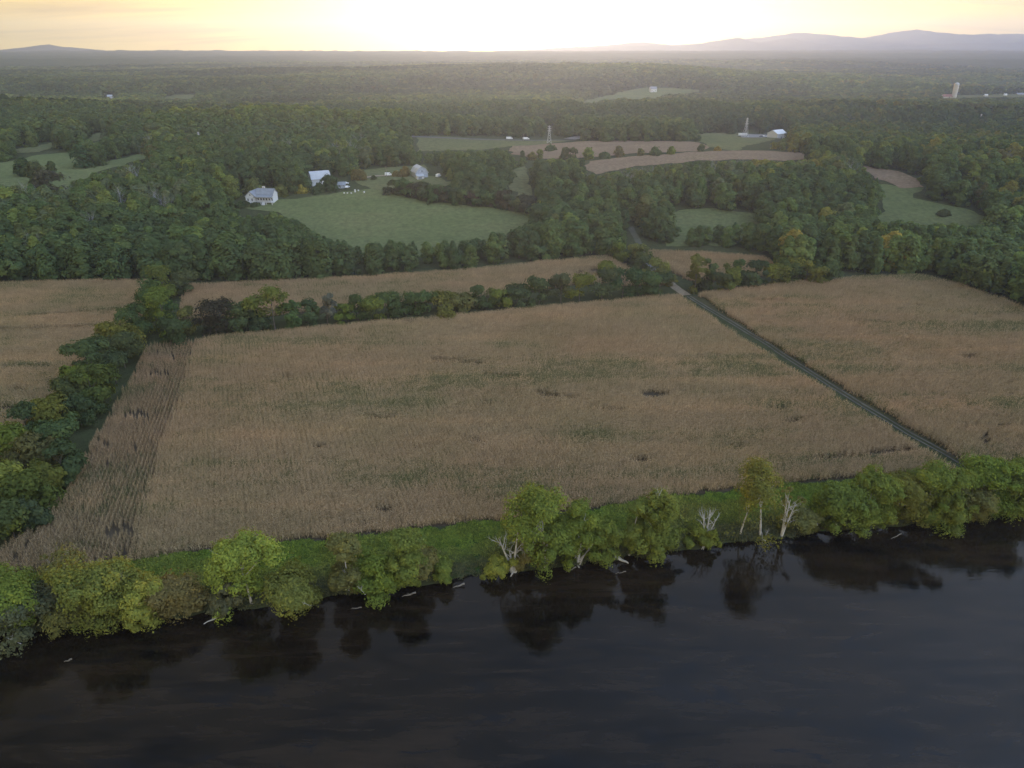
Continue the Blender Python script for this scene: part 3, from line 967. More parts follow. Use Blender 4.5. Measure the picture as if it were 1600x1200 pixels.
def make_grass():
    W = np.array(BANK_POLY)
    lo, hi = W.min(0), W.max(0)
    n = 26000
    X, Y = rng.uniform(lo[0], hi[0], n), rng.uniform(lo[1], hi[1], n)
    k = inside(X, Y, [tuple(p) for p in W]) & (np.abs(np.arctan2(X, Y)) < R(48)) & (Y - bank_y(X) > 0.5)
    X, Y = X[k], Y[k]
    n = len(X)
    px, py = proj(X, Y, height(X, Y))
    P = np.stack([X, Y, height(X, Y)], -1)
    rot = np.stack([rng.normal(0, .08, n), rng.normal(0, .08, n), RIVER_ANG + rng.normal(0, 0.7, n)], -1)
    u = fbm((X * math.cos(RIVER_ANG) + Y * math.sin(RIVER_ANG)) / 14, (Y * math.cos(RIVER_ANG) - X * math.sin(RIVER_ANG)) / 4.5, 71, 3)
    s = 0.55 + 0.9 * np.clip(u + 0.35, 0, 1.2) + rng.random(n) * 0.2
    scl = np.stack([s, s, s * (0.7 + 0.5 * rng.random(n))], -1)
    d = Y - bank_y(X)
    wd = np.clip(d / 30.0, 0, 1)
    bright = np.array([0.125, 0.225, 0.034]); olive = np.array([0.225, 0.225, 0.066]); dull = np.array([0.11, 0.12, 0.065])
    q = np.clip(0.6 * (1 - wd) + 0.55 * (u + 0.25), 0, 1)[:, None]
    T = bright * (1 - q) + olive * q
    m = (sstep(10, 2, d))[:, None]
    T = T * (1 - m) + dull * m
    T = T * (0.75 + 0.5 * rng.random((n, 1)))
    scatter('grass', P, rot, scl, rng.integers(0, 4, n), [tuft(i) for i in range(4)], T, label='rank bright green grass between the corn and the river trees', cat='grass')


make_grass()
# ------------------------------------------------------------------ trees
def unit(v):
    return v / np.maximum(np.linalg.norm(v, axis=-1, keepdims=True), 1e-9)


def leaves_on(g, C, RAD, per, size, flat=0.8, low=-0.35, aspect=1.35, dome=0.55, ragged=0.0):
    """Leaf sprays on clumps centred at C (n x 3) with radii RAD: vertices, faces, variation."""
    n = len(C)
    tot = n * per
    cid = np.repeat(np.arange(n), per)
    d = unit(g.normal(size=(tot, 3)))
    d[:, 2] = np.where(d[:, 2] < low, -d[:, 2] * 0.6, d[:, 2])
    d = unit(d)
    rr = RAD[cid, None] * (0.62 + 0.45 * g.random((tot, 1)))
    stray = g.random((tot, 1)) < ragged * 0.16
    rr = np.where(stray, rr * (1.1 + 0.5 * g.random((tot, 1))), rr)
    st = 1 + ragged * g.uniform(-0.38, 0.5, (n, 3))
    P = C[cid] + d * rr * np.array([1, 1, flat]) * st[cid]
    P[:, 2] -= ragged * 0.25 * RAD[cid] * (st[cid, 0] - 1) * np.abs(d[:, 0])
    cc = C.mean(0) - np.array([0, 0, 0.25 * (C[:, 2].max() - C[:, 2].min())])
    nn = unit(d + dome * unit(P - cc) + 0.38 * g.normal(size=(tot, 3)) + np.array([0, 0, 0.25]))
    t = unit(np.cross(nn, unit(g.normal(size=(tot, 3)))))
    b = np.cross(nn, t)
    s = size * (0.55 + 0.9 * g.random((tot, 1)))
    # a spray: irregular four-sided patch, drooping at its tip
    q = [P - t * s * aspect * (0.7 + .6 * g.random((tot, 1))) - nn * s * 0.2, P - b * s * (0.4 + .7 * g.random((tot, 1))),
         P + t * s * aspect * (0.7 + .6 * g.random((tot, 1))) - nn * s * 0.25, P + b * s * (0.4 + .7 * g.random((tot, 1)))]
    V = np.stack(q, 1).reshape(-1, 3)
    F = np.arange(tot * 4).reshape(-1, 4)
    cv = g.random(n)
    var = np.clip(0.45 * cv[cid] + 0.55 * g.random(tot), 0, 1).astype(np.float32)
    return V, F, var


def crown_clumps(g, H, W, z0, n, shape='round', lean=(0, 0), rc=(0.15, 0.26)):
    """Clump centres and radii for a crown H tall, W wide, starting at height z0."""
    t = g.random(n) ** 0.85
    t[:max(2, n // 12)] = g.uniform(0.88, 1.0, max(2, n // 12))
    if shape == 'round':
        prof = np.sqrt(np.clip(1 - (2 * t - 0.85) ** 2 / 1.35, 0.02, 1))
    elif shape == 'cone':
        prof = np.clip(1.05 - t, 0.06, 1) ** 0.8
    elif shape == 'column':
        prof = np.clip(1 - np.abs(2 * t - 0.9) ** 3, 0.15, 1) * 0.9
    elif shape == 'vase':
        prof = 0.35 + 0.65 * np.sin(np.clip(t, 0, 1) * math.pi * 0.82) ** 1.0
    else:                                   # 'bush'
        prof = np.sqrt(np.clip(1 - t ** 2, 0.03, 1))
    a = g.random(n) * 2 * math.pi
    sect = 1 + 0.30 * np.sin(a * 2 + g.random() * 6) + 0.18 * np.sin(a * 3 + g.random() * 6)
    r = W / 2 * prof * (0.45 + 0.55 * np.sqrt(g.random(n))) * sect
    RAD = W * g.uniform(rc[0], rc[1], n) * (0.75 + 0.35 * prof)
    r = np.maximum(r - RAD * 0.55, 0)
    z = z0 + t * (H - z0) - RAD * 0.5
    z = np.maximum(z, RAD * 0.3)
    k = (z / H) ** 1.4
    C = np.stack([r * np.cos(a) + lean[0] * k, r * np.sin(a) + lean[1] * k, z], -1)
    return C, RAD


def lobed_clumps(g, H, W, z0, n, shape='vase', lean=(0, 0), rc=(0.08, 0.16), lobes=7):
    """A ragged crown: several limbs that each carry a cloud of sprays, with gaps between them."""
    prof = {'column': 0.62, 'round': 0.9, 'vase': 1.0, 'bush': 1.1, 'cone': 0.7}[shape]
    L = []
    for i in range(lobes):
        u = (i + 0.5) / lobes
        z = z0 + (H - z0) * (0.16 + 0.74 * (g.random() if i else 1.0) ** (0.8 if shape != 'bush' else 1.2))
        v = (z - z0) / (H - z0)
        r = W / 2 * prof * (0.25 + 0.55 * math.sqrt(max(0.0, 1 - (2 * v - 0.8) ** 2 / 1.6))) * g.uniform(0.35, 1.0)
        if i == 0:
            r *= 0.3
        a = 2 * math.pi * (u + g.normal(0, 0.08)) * 2.4
        L.append((r * math.cos(a), r * math.sin(a), z, W * g.uniform(0.17, 0.30)))
    L = np.array(L)
    li = g.integers(0, lobes, n)
    d = unit(g.normal(size=(n, 3)))
    d[:, 2] = np.where((d[:, 2] < -0.3) & (g.random(n) < 0.6), -d[:, 2], d[:, 2])
    rr = L[li, 3] * g.uniform(0.35, 1.15, n)
    C = L[li, :3] + d * rr[:, None] * np.array([1, 1, 0.85])
    # hanging skirts low on the crown
    k = g.random(n) < 0.16
    C[k, 2] = g.uniform(0.05, 0.5, k.sum()) * H
    C[k, :2] *= 1.1
    RAD = W * g.uniform(rc[0], rc[1], n)
    C[:, 2] = np.clip(C[:, 2], RAD * 0.4, H - RAD * 0.6)
    q = (C[:, 2] / H) ** 1.4
    C[:, 0] += lean[0] * q
    C[:, 1] += lean[1] * q
    return C, RAD


def crown_mesh(name, g, C, RAD, per, size, mt=None, **kw):
    V, F, var = leaves_on(g, C, RAD, per, size, **kw)
    return mesh_np(name, V, F, mt or LEAF, {'var': ('FACE', 'FLOAT', var)})


def trunk_mb(g, H, r, C, RAD, limbs=7, lean=(0, 0), top=0.72, forks=1, sides=7):
    """Tapered trunk(s) with limbs that reach into the crown's clumps."""
    mb = MB()
    for f in range(forks):
        off = Vector((g.normal(0, 0.5), g.normal(0, 0.5), 0)) if forks > 1 else Vector((0, 0, 0))
        sp = Vector((g.normal(0, H * 0.07), g.normal(0, H * 0.07), 0)) if forks > 1 else Vector((g.normal(0, .3), g.normal(0, .3), 0))
        pts, rad = [], []
        for k in range(6):
            t = k / 5
            z = H * top * t
            q = (z / H) ** 1.4
            pts.append(off + Vector((lean[0] * q + sp.x * t, lean[1] * q + sp.y * t, z - (0.4 if k == 0 else 0))))
            rad.append(r * (1.25 if k == 0 else 1) * (1 - 0.75 * t) / math.sqrt(forks))
        mb.tube(pts, rad, sides)
        idx = g.permutation(len(C))[:limbs]
        for i in idx:
            c = Vector(C[i])
            hz = max(0.15, min(0.85, (c.z / H) * 0.62)) / top
            hz = min(hz, 0.95)
            j = min(int(hz * 5), 4)
            s = pts[j].lerp(pts[j + 1], hz * 5 - j)
            m = s.lerp(c, 0.55) + Vector((0, 0, 0.06 * H * g.random()))
            mb.tube([s, m, c], [r * 0.34, r * 0.2, r * 0.07], 5)
    return mb


def make_tree(name, label, cat, loc, H, W, tint, seed, shape='round', z0=0.2, n=46, per=90, size=0.42, lean=(0, 0), trunk_r=None, bark=None, group=None, rc=(0.13, 0.24),
              forks=1, limbs=7, flat=0.8, dead=0, low=-0.35, top=0.72):
    """A tree with a mesh of its own: Empty > trunk, crown (and bare dead branches where the photo shows them)."""
    g = np.random.default_rng(seed)
    if name.startswith('hedge'):
        C, RAD = lobed_clumps(g, H, W, H * z0, n, shape, lean, (0.10, 0.19), 4)
    elif name.startswith('river'):
        C, RAD = lobed_clumps(g, H, W, H * z0, n, shape, lean, rc, 8 if H > 9 else 5)
    else:
        C, RAD = crown_clumps(g, H, W, H * z0, n, shape, lean, rc)
    t = thing(name, label, cat, loc, 0.0, group)
    tr = trunk_mb(g, H, trunk_r or H * 0.017, C, RAD, limbs, lean, top, forks).build('trunk', bark or BARK, t)
    cr = link('crown', crown_mesh('crown', g, C, RAD, per, size, flat=flat, low=low, ragged=1.0 if name.startswith('river') else 0.6), t)
    cr['tint'] = [float(x) for x in tint]
    for k in range(dead):
        i = int(g.integers(0, len(C)))
        c = Vector(C[i]) + Vector((0, -RAD[i] * 0.8, 0))
        mb = MB()
        bare_spray(mb, g, c - Vector((0, 0, 1.5)), Vector((g.normal(0, .6), -0.5, 1.0)), H * 0.20, 0.10, 3)
        mb.build('dead_branch', DEAD_WOOD, t)
    return t


def bare_spray(mb, g, p, d, L, r, depth):
    """A leafless branch forking into twigs."""
    d = d.normalized()
    pts, rad = [p.copy()], [r]
    q = p.copy()
    dd = d.copy()
    for k in range(4):
        dd = (dd + Vector((g.normal(0, .16), g.normal(0, .16), g.normal(0.03, .12)))).normalized()
        q = q + dd * (L / 4)
        pts.append(q.copy()); rad.append(r * (1 - 0.2 * (k + 1)))
        if depth > 0 and k >= 1:
            for _ in range(1 if k < 3 else 2):
                nd = dd + Vector((g.normal(0, .55), g.normal(0, .55), g.normal(0.15, .35)))
                bare_spray(mb, g, q, nd, L * g.uniform(0.4, 0.62), r * (0.62 - 0.1 * k), depth - 1)
    mb.tube(pts, rad, 4)


GREENS = {
    'dark green': (0.050, 0.072, 0.033), 'deep green': (0.040, 0.060, 0.032), 'mid green': (0.070, 0.098, 0.036), 'yellow green': (0.125, 0.145, 0.038),
    'olive': (0.088, 0.092, 0.036), 'rust tinged': (0.098, 0.084, 0.040), 'grey green': (0.085, 0.098, 0.062), 'golden': (0.165, 0.14, 0.035),
}

for _k in GREENS:
    GREENS[_k] = tuple(1.52 * v * q for v, q in zip(GREENS[_k], (1.03, 1.0, 0.90)))

# ---- trees of the river bank: (x of base, row of base, row of top, width px, shape, colour, extras, label)
YG, MG, OL, RU, GG = GREENS['yellow green'], tuple(v * q for v, q in zip(GREENS['mid green'], (1.2, 1.05, 0.75))), GREENS['olive'], GREENS['rust tinged'], (0.10, 0.112, 0.058)
RV = (0.158, 0.195, 0.048)
RIVER = [
    (-70, 985, 880, 130, 'round', RV, {}, 'yellow green tree at the far left end of the river bank'),
    (22, 985, 912, 95, 'bush', RV, dict(dead=2), 'low bright tree at the left edge over the dark water'),
    (72, 985, 925, 80, 'bush', GG, dict(dead=2), 'pale greyish leaning tree second from the left picture edge'),
    (122, 935, 862, 62, 'vase', (0.15, 0.145, 0.045), dict(z0=0.42, per=70, n=26), 'small tree with golden crown standing behind the left bank trees'),
    (160, 975, 884, 92, 'vase', RV, dict(z0=0.12, dead=1), 'full yellow green tree leaning over the water left of the rusty one'),
    (118, 978, 940, 80, 'bush', OL, {}, 'olive bush over the water below the golden crowned small tree'),
    (232, 962, 902, 70, 'vase', YG, dict(z0=0.1), 'narrow yellow green tree just left of the rusty brown tree'),
    (285, 955, 906, 92, 'round', RU, dict(z0=0.1), 'rounded rusty brown tree at the end of the left bank group'),
    (388, 948, 840, 92, 'vase', YG, dict(z0=0.14, dead=1), 'tall ragged yellow green tree above the pale fallen log'),
    (350, 945, 900, 50, 'bush', GG, {}, 'grey green bush beside the pale fallen log'),
    (470, 938, 878, 88, 'vase', RV, dict(z0=0.05, dead=2, lean=(0, -7)), 'green tree drooping far out over the dark water'),
    (545, 922, 833, 62, 'column', (0.15, 0.14, 0.05), dict(z0=0.15, dead=1), 'tall tree with an orange tinged top right of the drooping tree'),
    (582, 920, 868, 70, 'bush', MG, dict(dead=1), 'dense green bush between the two tall mid bank trees'),
    (628, 912, 829, 74, 'vase', RV, dict(z0=0.1), 'tall yellow green tree with a broad dense top at mid left bank'),
    (668, 908, 868, 72, 'bush', OL, {}, 'low olive bush right of the broad topped tree'),
    (698, 900, 878, 42, 'bush', RV, {}, 'small yellow green shrub at the end of the middle left group'),
    (772, 888, 868, 44, 'bush', YG, {}, 'small yellow shrub left of the bare white snag'),
    (826, 880, 848, 40, 'bush', OL, {}, 'small olive shrub right of the bare white snag'),
    (852, 880, 766, 105, 'vase', RV, dict(z0=0.1, n=100, forks=2), 'large broad green tree behind the two white dead trunks'),
    (900, 878, 782, 70, 'round', MG, dict(z0=0.25), 'green tree crown right behind the forked white trunk'),
    (936, 880, 812, 68, 'bush', MG, dict(dead=1), 'leafy tree leaning over the water right of the forked white trunk'),
    (985, 868, 776, 44, 'column', RV, dict(z0=0.15), 'narrow green tree joined to the tall tree at mid bank'),
    (1022, 872, 766, 78, 'vase', RV, dict(z0=0.08, n=90, dead=1), 'tall full green tree standing alone at the middle of the bank'),
    (1104, 858, 822, 44, 'bush', MG, {}, 'green shrub at the foot of the small bare snag'),
    (1078, 856, 846, 20, 'bush', RV, {}, 'tiny shrub on the bank left of the small bare snag'),
    (1192, 842, 726, 90, 'vase', (0.14, 0.15, 0.04), dict(z0=0.3, n=60, per=110, lean=(-3.5, 0), rc=(0.11, 0.19)), 'open tall tree with a bare lower trunk and leaning golden top'),
    (1156, 835, 758, 48, 'column', YG, dict(z0=0.62, n=12, per=70), 'thin tree with a flat yellow tuft left of the open tall tree'),
    (1228, 842, 752, 40, 'vase', OL, dict(z0=0.5, n=10, per=50, bark='pale'), 'sparse tree on a pale bare stem right of the open tall tree'),
    (1270, 840, 800, 52, 'bush', (0.15, 0.165, 0.07), dict(dead=1), 'pale yellow shrub at the left foot of the right bank group'),
    (1316, 838, 757, 72, 'vase', RV, dict(z0=0.08), 'yellow green tree at the left end of the right bank group'),
    (1366, 840, 736, 76, 'vase', RV, dict(z0=0.08, n=90, dead=2), 'broad tree with white dead branches in the right bank group'),
    (1412, 832, 742, 66, 'round', MG, dict(z0=0.1), 'darker green tree between two bright trees of the right bank group'),
    (1460, 832, 722, 70, 'vase', RV, dict(z0=0.06, n=90, dead=1), 'tallest full tree at the middle of the right bank group'),
    (1488, 838, 765, 62, 'bush', MG, dict(dead=1), 'drooping green tree in front of the tallest right bank tree'),
    (1545, 818, 716, 72, 'vase', RV, dict(z0=0.06, n=90), 'tall tree below the end of the gravel track'),
    (1520, 815, 758, 60, 'round', OL, dict(z0=0.1), 'olive tree over the water below the end of the gravel track'),
    (1600, 808, 720, 80, 'vase', RV, dict(z0=0.06, n=90), 'yellow green tree cut by the right picture edge'),
    (1585, 818, 775, 55, 'bush', MG, {}, 'low green bush over the water at the right edge'),
    (1690, 795, 700, 90, 'vase', RV, {}, 'yellow green bank tree beyond the right picture edge'),
]


def river_tree(i, spec):
    px, pb, pt, wpx, shape, tint, kw, label = spec
    kw = dict(kw)
    x, y = on_plane(px, pb, 1.2)
    dy = float(bank_y(x))
    y = max(y, dy + 0.8)
    z = h1(x, y)
    k = math.hypot(math.hypot(x, y), CAM_Z - z) / FPX
    H = max(2.0, (z_at(y, pt) - z) * 0.98)
    W = wpx * k * 0.98
    if kw.pop('bark', None):
        kw['bark'] = PALE_BARK
    kw.setdefault('bark', PALE_BARK if H > 10 else BARK)
    small = H < 7
    kw.setdefault('n', 38 if small else 80)
    kw.setdefault('per', 190 if small else 240)
    kw.setdefault('rc', (0.075, 0.165))
    g = np.random.default_rng(i)
    tj = np.array(tint) * (1.0 if tint is RV else 1.2) * (0.92 + 0.16 * g.random(3))
    kw.setdefault('lean', (g.normal(0, 0.8), -1.6 if shape != 'bush' else -0.6))
    name = 'river_shrub' if shape == 'bush' and H < 9 else 'river_tree'
    make_tree(name, label, 'shrub' if name == 'river_shrub' else 'tree', (x, y, z - 0.1), H, W, tj, 500 + i, shape, size=0.20 if not small else 0.18, low=-0.75,
              group='trees along the river bank', trunk_r=0.012 * H + 0.08, **kw)


for i, sp in enumerate(RIVER):
    river_tree(i, sp)


def snag(px, pb, pt, stems, seed, label, width=1.0):
    """A dead bleached tree."""
    x, y = on_plane(px, pb, 0.8)
    y = max(y, float(bank_y(x)) + 0.3)
    z = h1(x, y)
    H = z_at(y, pt) - z
    g = np.random.default_rng(seed)
    t = thing('dead_tree', label, 'dead tree', (x, y, z - 0.3), 0, 'bleached dead trees on the bank')
    for dx, hh in stems:
        mb = MB()
        L = H * hh
        top = Vector((dx * width, g.normal(0, .4), L))
        pts = [Vector((dx * 0.08, 0, -0.2)), top * 0.3 + Vector((-dx * 0.05, 0, 0)), top * 0.62, top]
        r = 0.030 * H
        mb.tube(pts, [r, r * .8, r * .55, r * .18], 7)
        for k in range(8):
            u = g.uniform(0.45, 0.95)
            p = pts[1].lerp(top, (u - 0.3) / 0.7)
            bare_spray(mb, g, p, Vector((g.normal(0, .6), g.normal(0, .6), g.uniform(0.5, 1.1))), L * g.uniform(0.14, 0.3), r * 0.3, 1)
        mb.build('stem', DEAD_WOOD, t)
    mb = MB()
    for k in range(4):
        a = g.uniform(0, 6.28)
        mb.tube([(0, 0, 0.6), (math.cos(a) * 1.2, math.sin(a) * 1.2, 0.5), (math.cos(a) * 2.4, math.sin(a) * 2.0, -0.1)], [0.28, 0.18, 0.08], 5)
    mb.build('root', DEAD_WOOD, t)


snag(802, 898, 829, [(-3.3, 0.84), (1.0, 1.0), (-0.9, 0.5), (4.4, 0.72)], 1, 'bare white dead tree with antler like stems at the waterline')
snag(903, 884, 808, [(1.2, 1.0), (4.0, 0.55)], 2, 'forked white dead trunk in front of the large green tree')
snag(1101, 848, 798, [(0.6, 1.0), (-1.2, 0.92), (1.8, 0.8)], 3, 'small bare pale snag rising from the green grass')
snag(1200, 852, 826, [(0.8, 1.0)], 4, 'short white stump leaning at the waterline below the open tall tree')
snag(1226, 845, 778, [(0.4, 1.0), (1.4, 0.8)], 5, 'thin pale dead stem right of the open tall tree')


def log(px0, py0, px1, py1, r, label):
    a = on_plane(px0, py0, 0.1)
    b = on_plane(px1, py1, 0.15)
    mb = MB()
    A, B = Vector((*a, 0.05)), Vector((*b, 0.5 if r > 0.15 else 0.12))
    g = np.random.default_rng(int(px0))
    pts = [A.lerp(B, t) + Vector((0, 0, 0.12 * math.sin(t * 9) + 0.02)) for t in np.linspace(0, 1, 6)]
    L = (B - A).length
    mb.tube(pts, [r * .3, r * .5, r * .7, r * .85, r, r * 1.1], 6)
    for k in range(3):
        p = A.lerp(B, g.uniform(0.1, 0.6))
        bare_spray(mb, g, p, Vector((g.normal(), g.normal(), 0.5)), L * 0.12, r * 0.3, 1)
    o = mb.build('driftwood', DEAD_WOOD if r > 0.3 or px0 == 318 else DRIFT)
    tag(o, label, 'log', 'driftwood along the shore')


log(318, 975, 352, 960, 0.22, 'long pale fallen log sloping into the water at the left')
log(100, 1034, 113, 1032, 0.16, 'short pale stick floating off the far left bank')
log(548, 951, 565, 949, 0.12, 'small stick floating below the orange topped tree')
log(628, 932, 650, 928, 0.2, 'grey log lying along the shore below the broad topped tree')
log(708, 918, 726, 914, 0.2, 'dark grey log on the bare shore left of the white snag')
log(982, 880, 962, 872, 0.42, 'thick pale trunk lying on the shore between the two tall trees')
log(884, 894, 900, 886, 0.14, 'thin pale stick at the foot of the forked white trunk')
log(962, 896, 978, 893, 0.12, 'thin stick floating in front of the tall full tree')
log(1392, 842, 1408, 834, 0.14, 'pale broken branch hanging over the water in the right group')


# ---- hedgerows: bushes and trees one can tell apart
def hedge_tree(name, px, pb, pt, wpx, shape, tint, label, group, seed, per=75, n=26, size=0.4, z0=0.05, **kw):
    x, y = ground(px, pb)
    z = h1(x, y)
    k = math.hypot(math.hypot(x, y), CAM_Z - z) / FPX
    H = max(1.5, (z_at(y, pt) - z))
    if group.startswith('long'):
        H *= 1.22
    g = np.random.default_rng(seed)
    tj = np.array(tint) * (0.9 + 0.2 * g.random(3))
    return make_tree(name, label, 'bush' if 'bush' in name else 'tree', (x, y, z - 0.1), H, wpx * k * {'left hedgerow': 1.08, 'trees standing apart in the far fields': 0.98}.get(group, 1.3), tj, seed, shape, z0, n, per, size, group=group, low=-0.6, **kw)


DG, PG, GO = GREENS['dark green'], GREENS['deep green'], GREENS['golden']
HEDGE_A = [
    (258, 470, 419, 48, 'round', MG, 'topmost tree of the left hedgerow where it meets the wood'), (285, 462, 428, 40, 'round', GG, 'greyish tree beside the topmost tree of the left hedgerow'),
    (246, 500, 440, 56, 'round', DG, 'tall dark tree at the corner of the two hedgerows'), (262, 522, 452, 50, 'round', MG, 'rounded green tree at the corner of the two hedgerows'),
    (222, 530, 478, 46, 'round', DG, 'dark bush under the corner trees of the two hedgerows'), (270, 538, 500, 44, 'bush', PG, 'low dark thicket at the foot of the corner trees'),
    (182, 560, 505, 62, 'round', MG, 'round bright topped tree in the left hedgerow below the corner'), (196, 575, 525, 50, 'round', DG, 'dark rounded bush facing the cornfield below the corner'),
    (148, 588, 535, 55, 'round', DG, 'dense dark bush in the middle of the left hedgerow'), (182, 598, 552, 46, 'round', PG, 'very dark bush at the field side of the left hedgerow'),
    (128, 612, 575, 45, 'bush', MG, 'low green bush left of the bright domed tree'), (150, 638, 572, 60, 'round', (0.085, 0.118, 0.035), 'bright domed tree in the middle of the left hedgerow'),
    (120, 640, 588, 52, 'round', DG, 'dark tree beside the bright domed tree'), (128, 665, 620, 55, 'bush', PG, 'dark thicket below the bright domed tree'),
    (88, 680, 625, 60, 'vase', MG, 'ragged tree with pale twigs in the lower left hedgerow'), (50, 690, 636, 56, 'round', DG, 'dark green bush left of the ragged tree'),
    (110, 715, 655, 60, 'round', DG, 'broad dark bush below the ragged tree'), (22, 730, 672, 64, 'round', MG, 'mid green tree at the left edge above the white dead branches'),
    (62, 742, 680, 60, 'round', OL, 'olive tree in the lower left hedgerow'), (105, 755, 700, 48, 'bush', PG, 'dark bush at the field edge of the lower left hedgerow'),
    (15, 790, 732, 56, 'vase', YG, 'yellowish tree with white dead branches at the left edge'), (52, 800, 740, 56, 'round', (0.10, 0.125, 0.035), 'bright green tree low in the left hedgerow'),
    (75, 770, 725, 45, 'round', MG, 'green bush above the lowest trees of the left hedgerow'), (-15, 850, 790, 60, 'round', MG, 'green bush cut by the left picture edge'),
    (25, 845, 788, 54, 'round', DG, 'lowest dark tree of the left hedgerow'), (52, 830, 786, 34, 'bush', PG, 'lowest dark bush at the field edge of the left hedgerow'),
    (-60, 800, 730, 80, 'round', MG, 'tree just outside the left picture edge'), 
]
for i, (px, pb, pt, w, sh, ti, lb) in enumerate(HEDGE_A):
    hedge_tree('hedge_bush' if sh == 'bush' else 'hedge_tree', px, pb, pt, w, sh, ti, lb, 'left hedgerow', 900 + i, per=150, n=34, size=0.36, dead=1 if 'white dead' in lb or 'pale twigs' in lb else 0)
HEDGE_B = [
    (300, 520, 488, 34, 'bush', OL, 'olive bush left of the wide low dome in the long hedgerow'), (338, 522, 483, 60, 'round', (0.052, 0.056, 0.04), 'wide brownish dome near the left end of the long hedgerow'), (372, 520, 484, 46, 'round', DG, 'dark bush right of the wide brownish dome'),
    (430, 516, 462, 52, 'round', MG, 'large rounded tree standing above the long hedgerow'), (402, 518, 492, 34, 'bush', PG, 'low dark bush left of the large rounded tree'),
    (462, 512, 480, 34, 'bush', DG, 'dark bush right of the large rounded tree'), (487, 509, 478, 32, 'round', PG, 'second dark bush right of the large rounded tree'),
    (512, 506, 466, 22, 'vase', (0.13, 0.12, 0.10), 'thin pale half bare tree in the long hedgerow'), (535, 503, 482, 30, 'bush', MG, 'low green bush right of the half bare tree'),
    (560, 501, 470, 38, 'round', DG, 'rounded bush with a pointed top in the long hedgerow'), (590, 499, 472, 36, 'round', MG, 'green bush following the pointed top bush'),
    (618, 496, 466, 40, 'round', DG, 'dark dome before the middle of the long hedgerow'), (650, 493, 464, 44, 'round', DG, 'broad dark dome at the middle of the long hedgerow'),
    (690, 490, 466, 44, 'bush', MG, 'wide green bush just past the middle of the long hedgerow'), (722, 486, 466, 36, 'bush', OL, 'olive bush with yellowish top in the long hedgerow'),
    (752, 484, 454, 32, 'round', DG, 'dark round bush left of the bushes by the spoil heap side'), (780, 482, 458, 36, 'round', MG, 'green bush between two dark round bushes'),
    (808, 480, 456, 36, 'round', PG, 'very dark round bush in the right half of the long hedgerow'), (842, 476, 441, 42, 'round', DG, 'tall dark bush in the right half of the long hedgerow'),
    (876, 473, 438, 36, 'vase', GG, 'greyish half bare bush right of the tall dark bush'), (905, 471, 438, 42, 'round', MG, 'green bush below the round field bush'),
    (940, 468, 432, 44, 'round', DG, 'dark bush between the field bush and the spoil heap'), (972, 466, 430, 42, 'round', PG, 'dark bush below the pale spoil heap'),
    (1004, 464, 432, 42, 'round', DG, 'dark bush right below the pale spoil heap'), (1030, 462, 436, 36, 'round', PG, 'last dark bush of the long hedgerow beside the track'),
    (950, 434, 414, 32, 'bush', MG, 'round green bush alone in the field left of the spoil heap'), (972, 408, 386, 30, 'round', MG, 'bushy tree at the top of the thicket by the track'),
    (992, 416, 388, 32, 'round', OL, 'olive topped tree in the thicket by the track'), (1005, 425, 400, 30, 'round', DG, 'dark tree low in the thicket by the track'), (985, 410, 396, 24, 'bush', DG, 'dark bush inside the thicket by the track'),
    (1022, 436, 412, 30, 'bush', YG, 'yellow green bush beside the junction of tracks'), (1040, 446, 420, 28, 'bush', OL, 'olive bush at the junction of tracks'),
    (1085, 458, 410, 28, 'column', MG, 'pointed tree right of the gap where the track passes'), (1104, 455, 412, 20, 'vase', DG, 'small dark topped tree right of the pointed tree'), (1112, 457, 432, 34, 'bush', PG, 'low dark bush under the dark topped tree'),
    (1136, 455, 424, 30, 'bush', MG, 'green bush left of the paired dark bushes'), (1150, 452, 415, 22, 'round', DG, 'left one of the paired dark bushes before the small field'), (1178, 449, 416, 24, 'round', PG, 'right one of the paired dark bushes before the small field'),
    (1165, 452, 432, 36, 'bush', DG, 'low thicket below the paired dark bushes'), (1205, 446, 420, 34, 'round', MG, 'green bush where the hedgerow joins the right wood'), (1230, 445, 416, 34, 'round', DG, 'dark bush where the hedgerow joins the right wood'),
    (1258, 443, 412, 34, 'round', MG, 'green tree at the start of the right wood edge'), (1285, 441, 414, 34, 'bush', DG, 'dark low tree at the start of the right wood edge'),
]
for i, (px, pb, pt, w, sh, ti, lb) in enumerate(HEDGE_B):
    hedge_tree('hedge_bush' if sh == 'bush' else 'hedge_tree', px, pb, pt, w, sh, ti, lb, 'long hedgerow between the cornfields', 1000 + i, per=110, n=24, size=0.42)
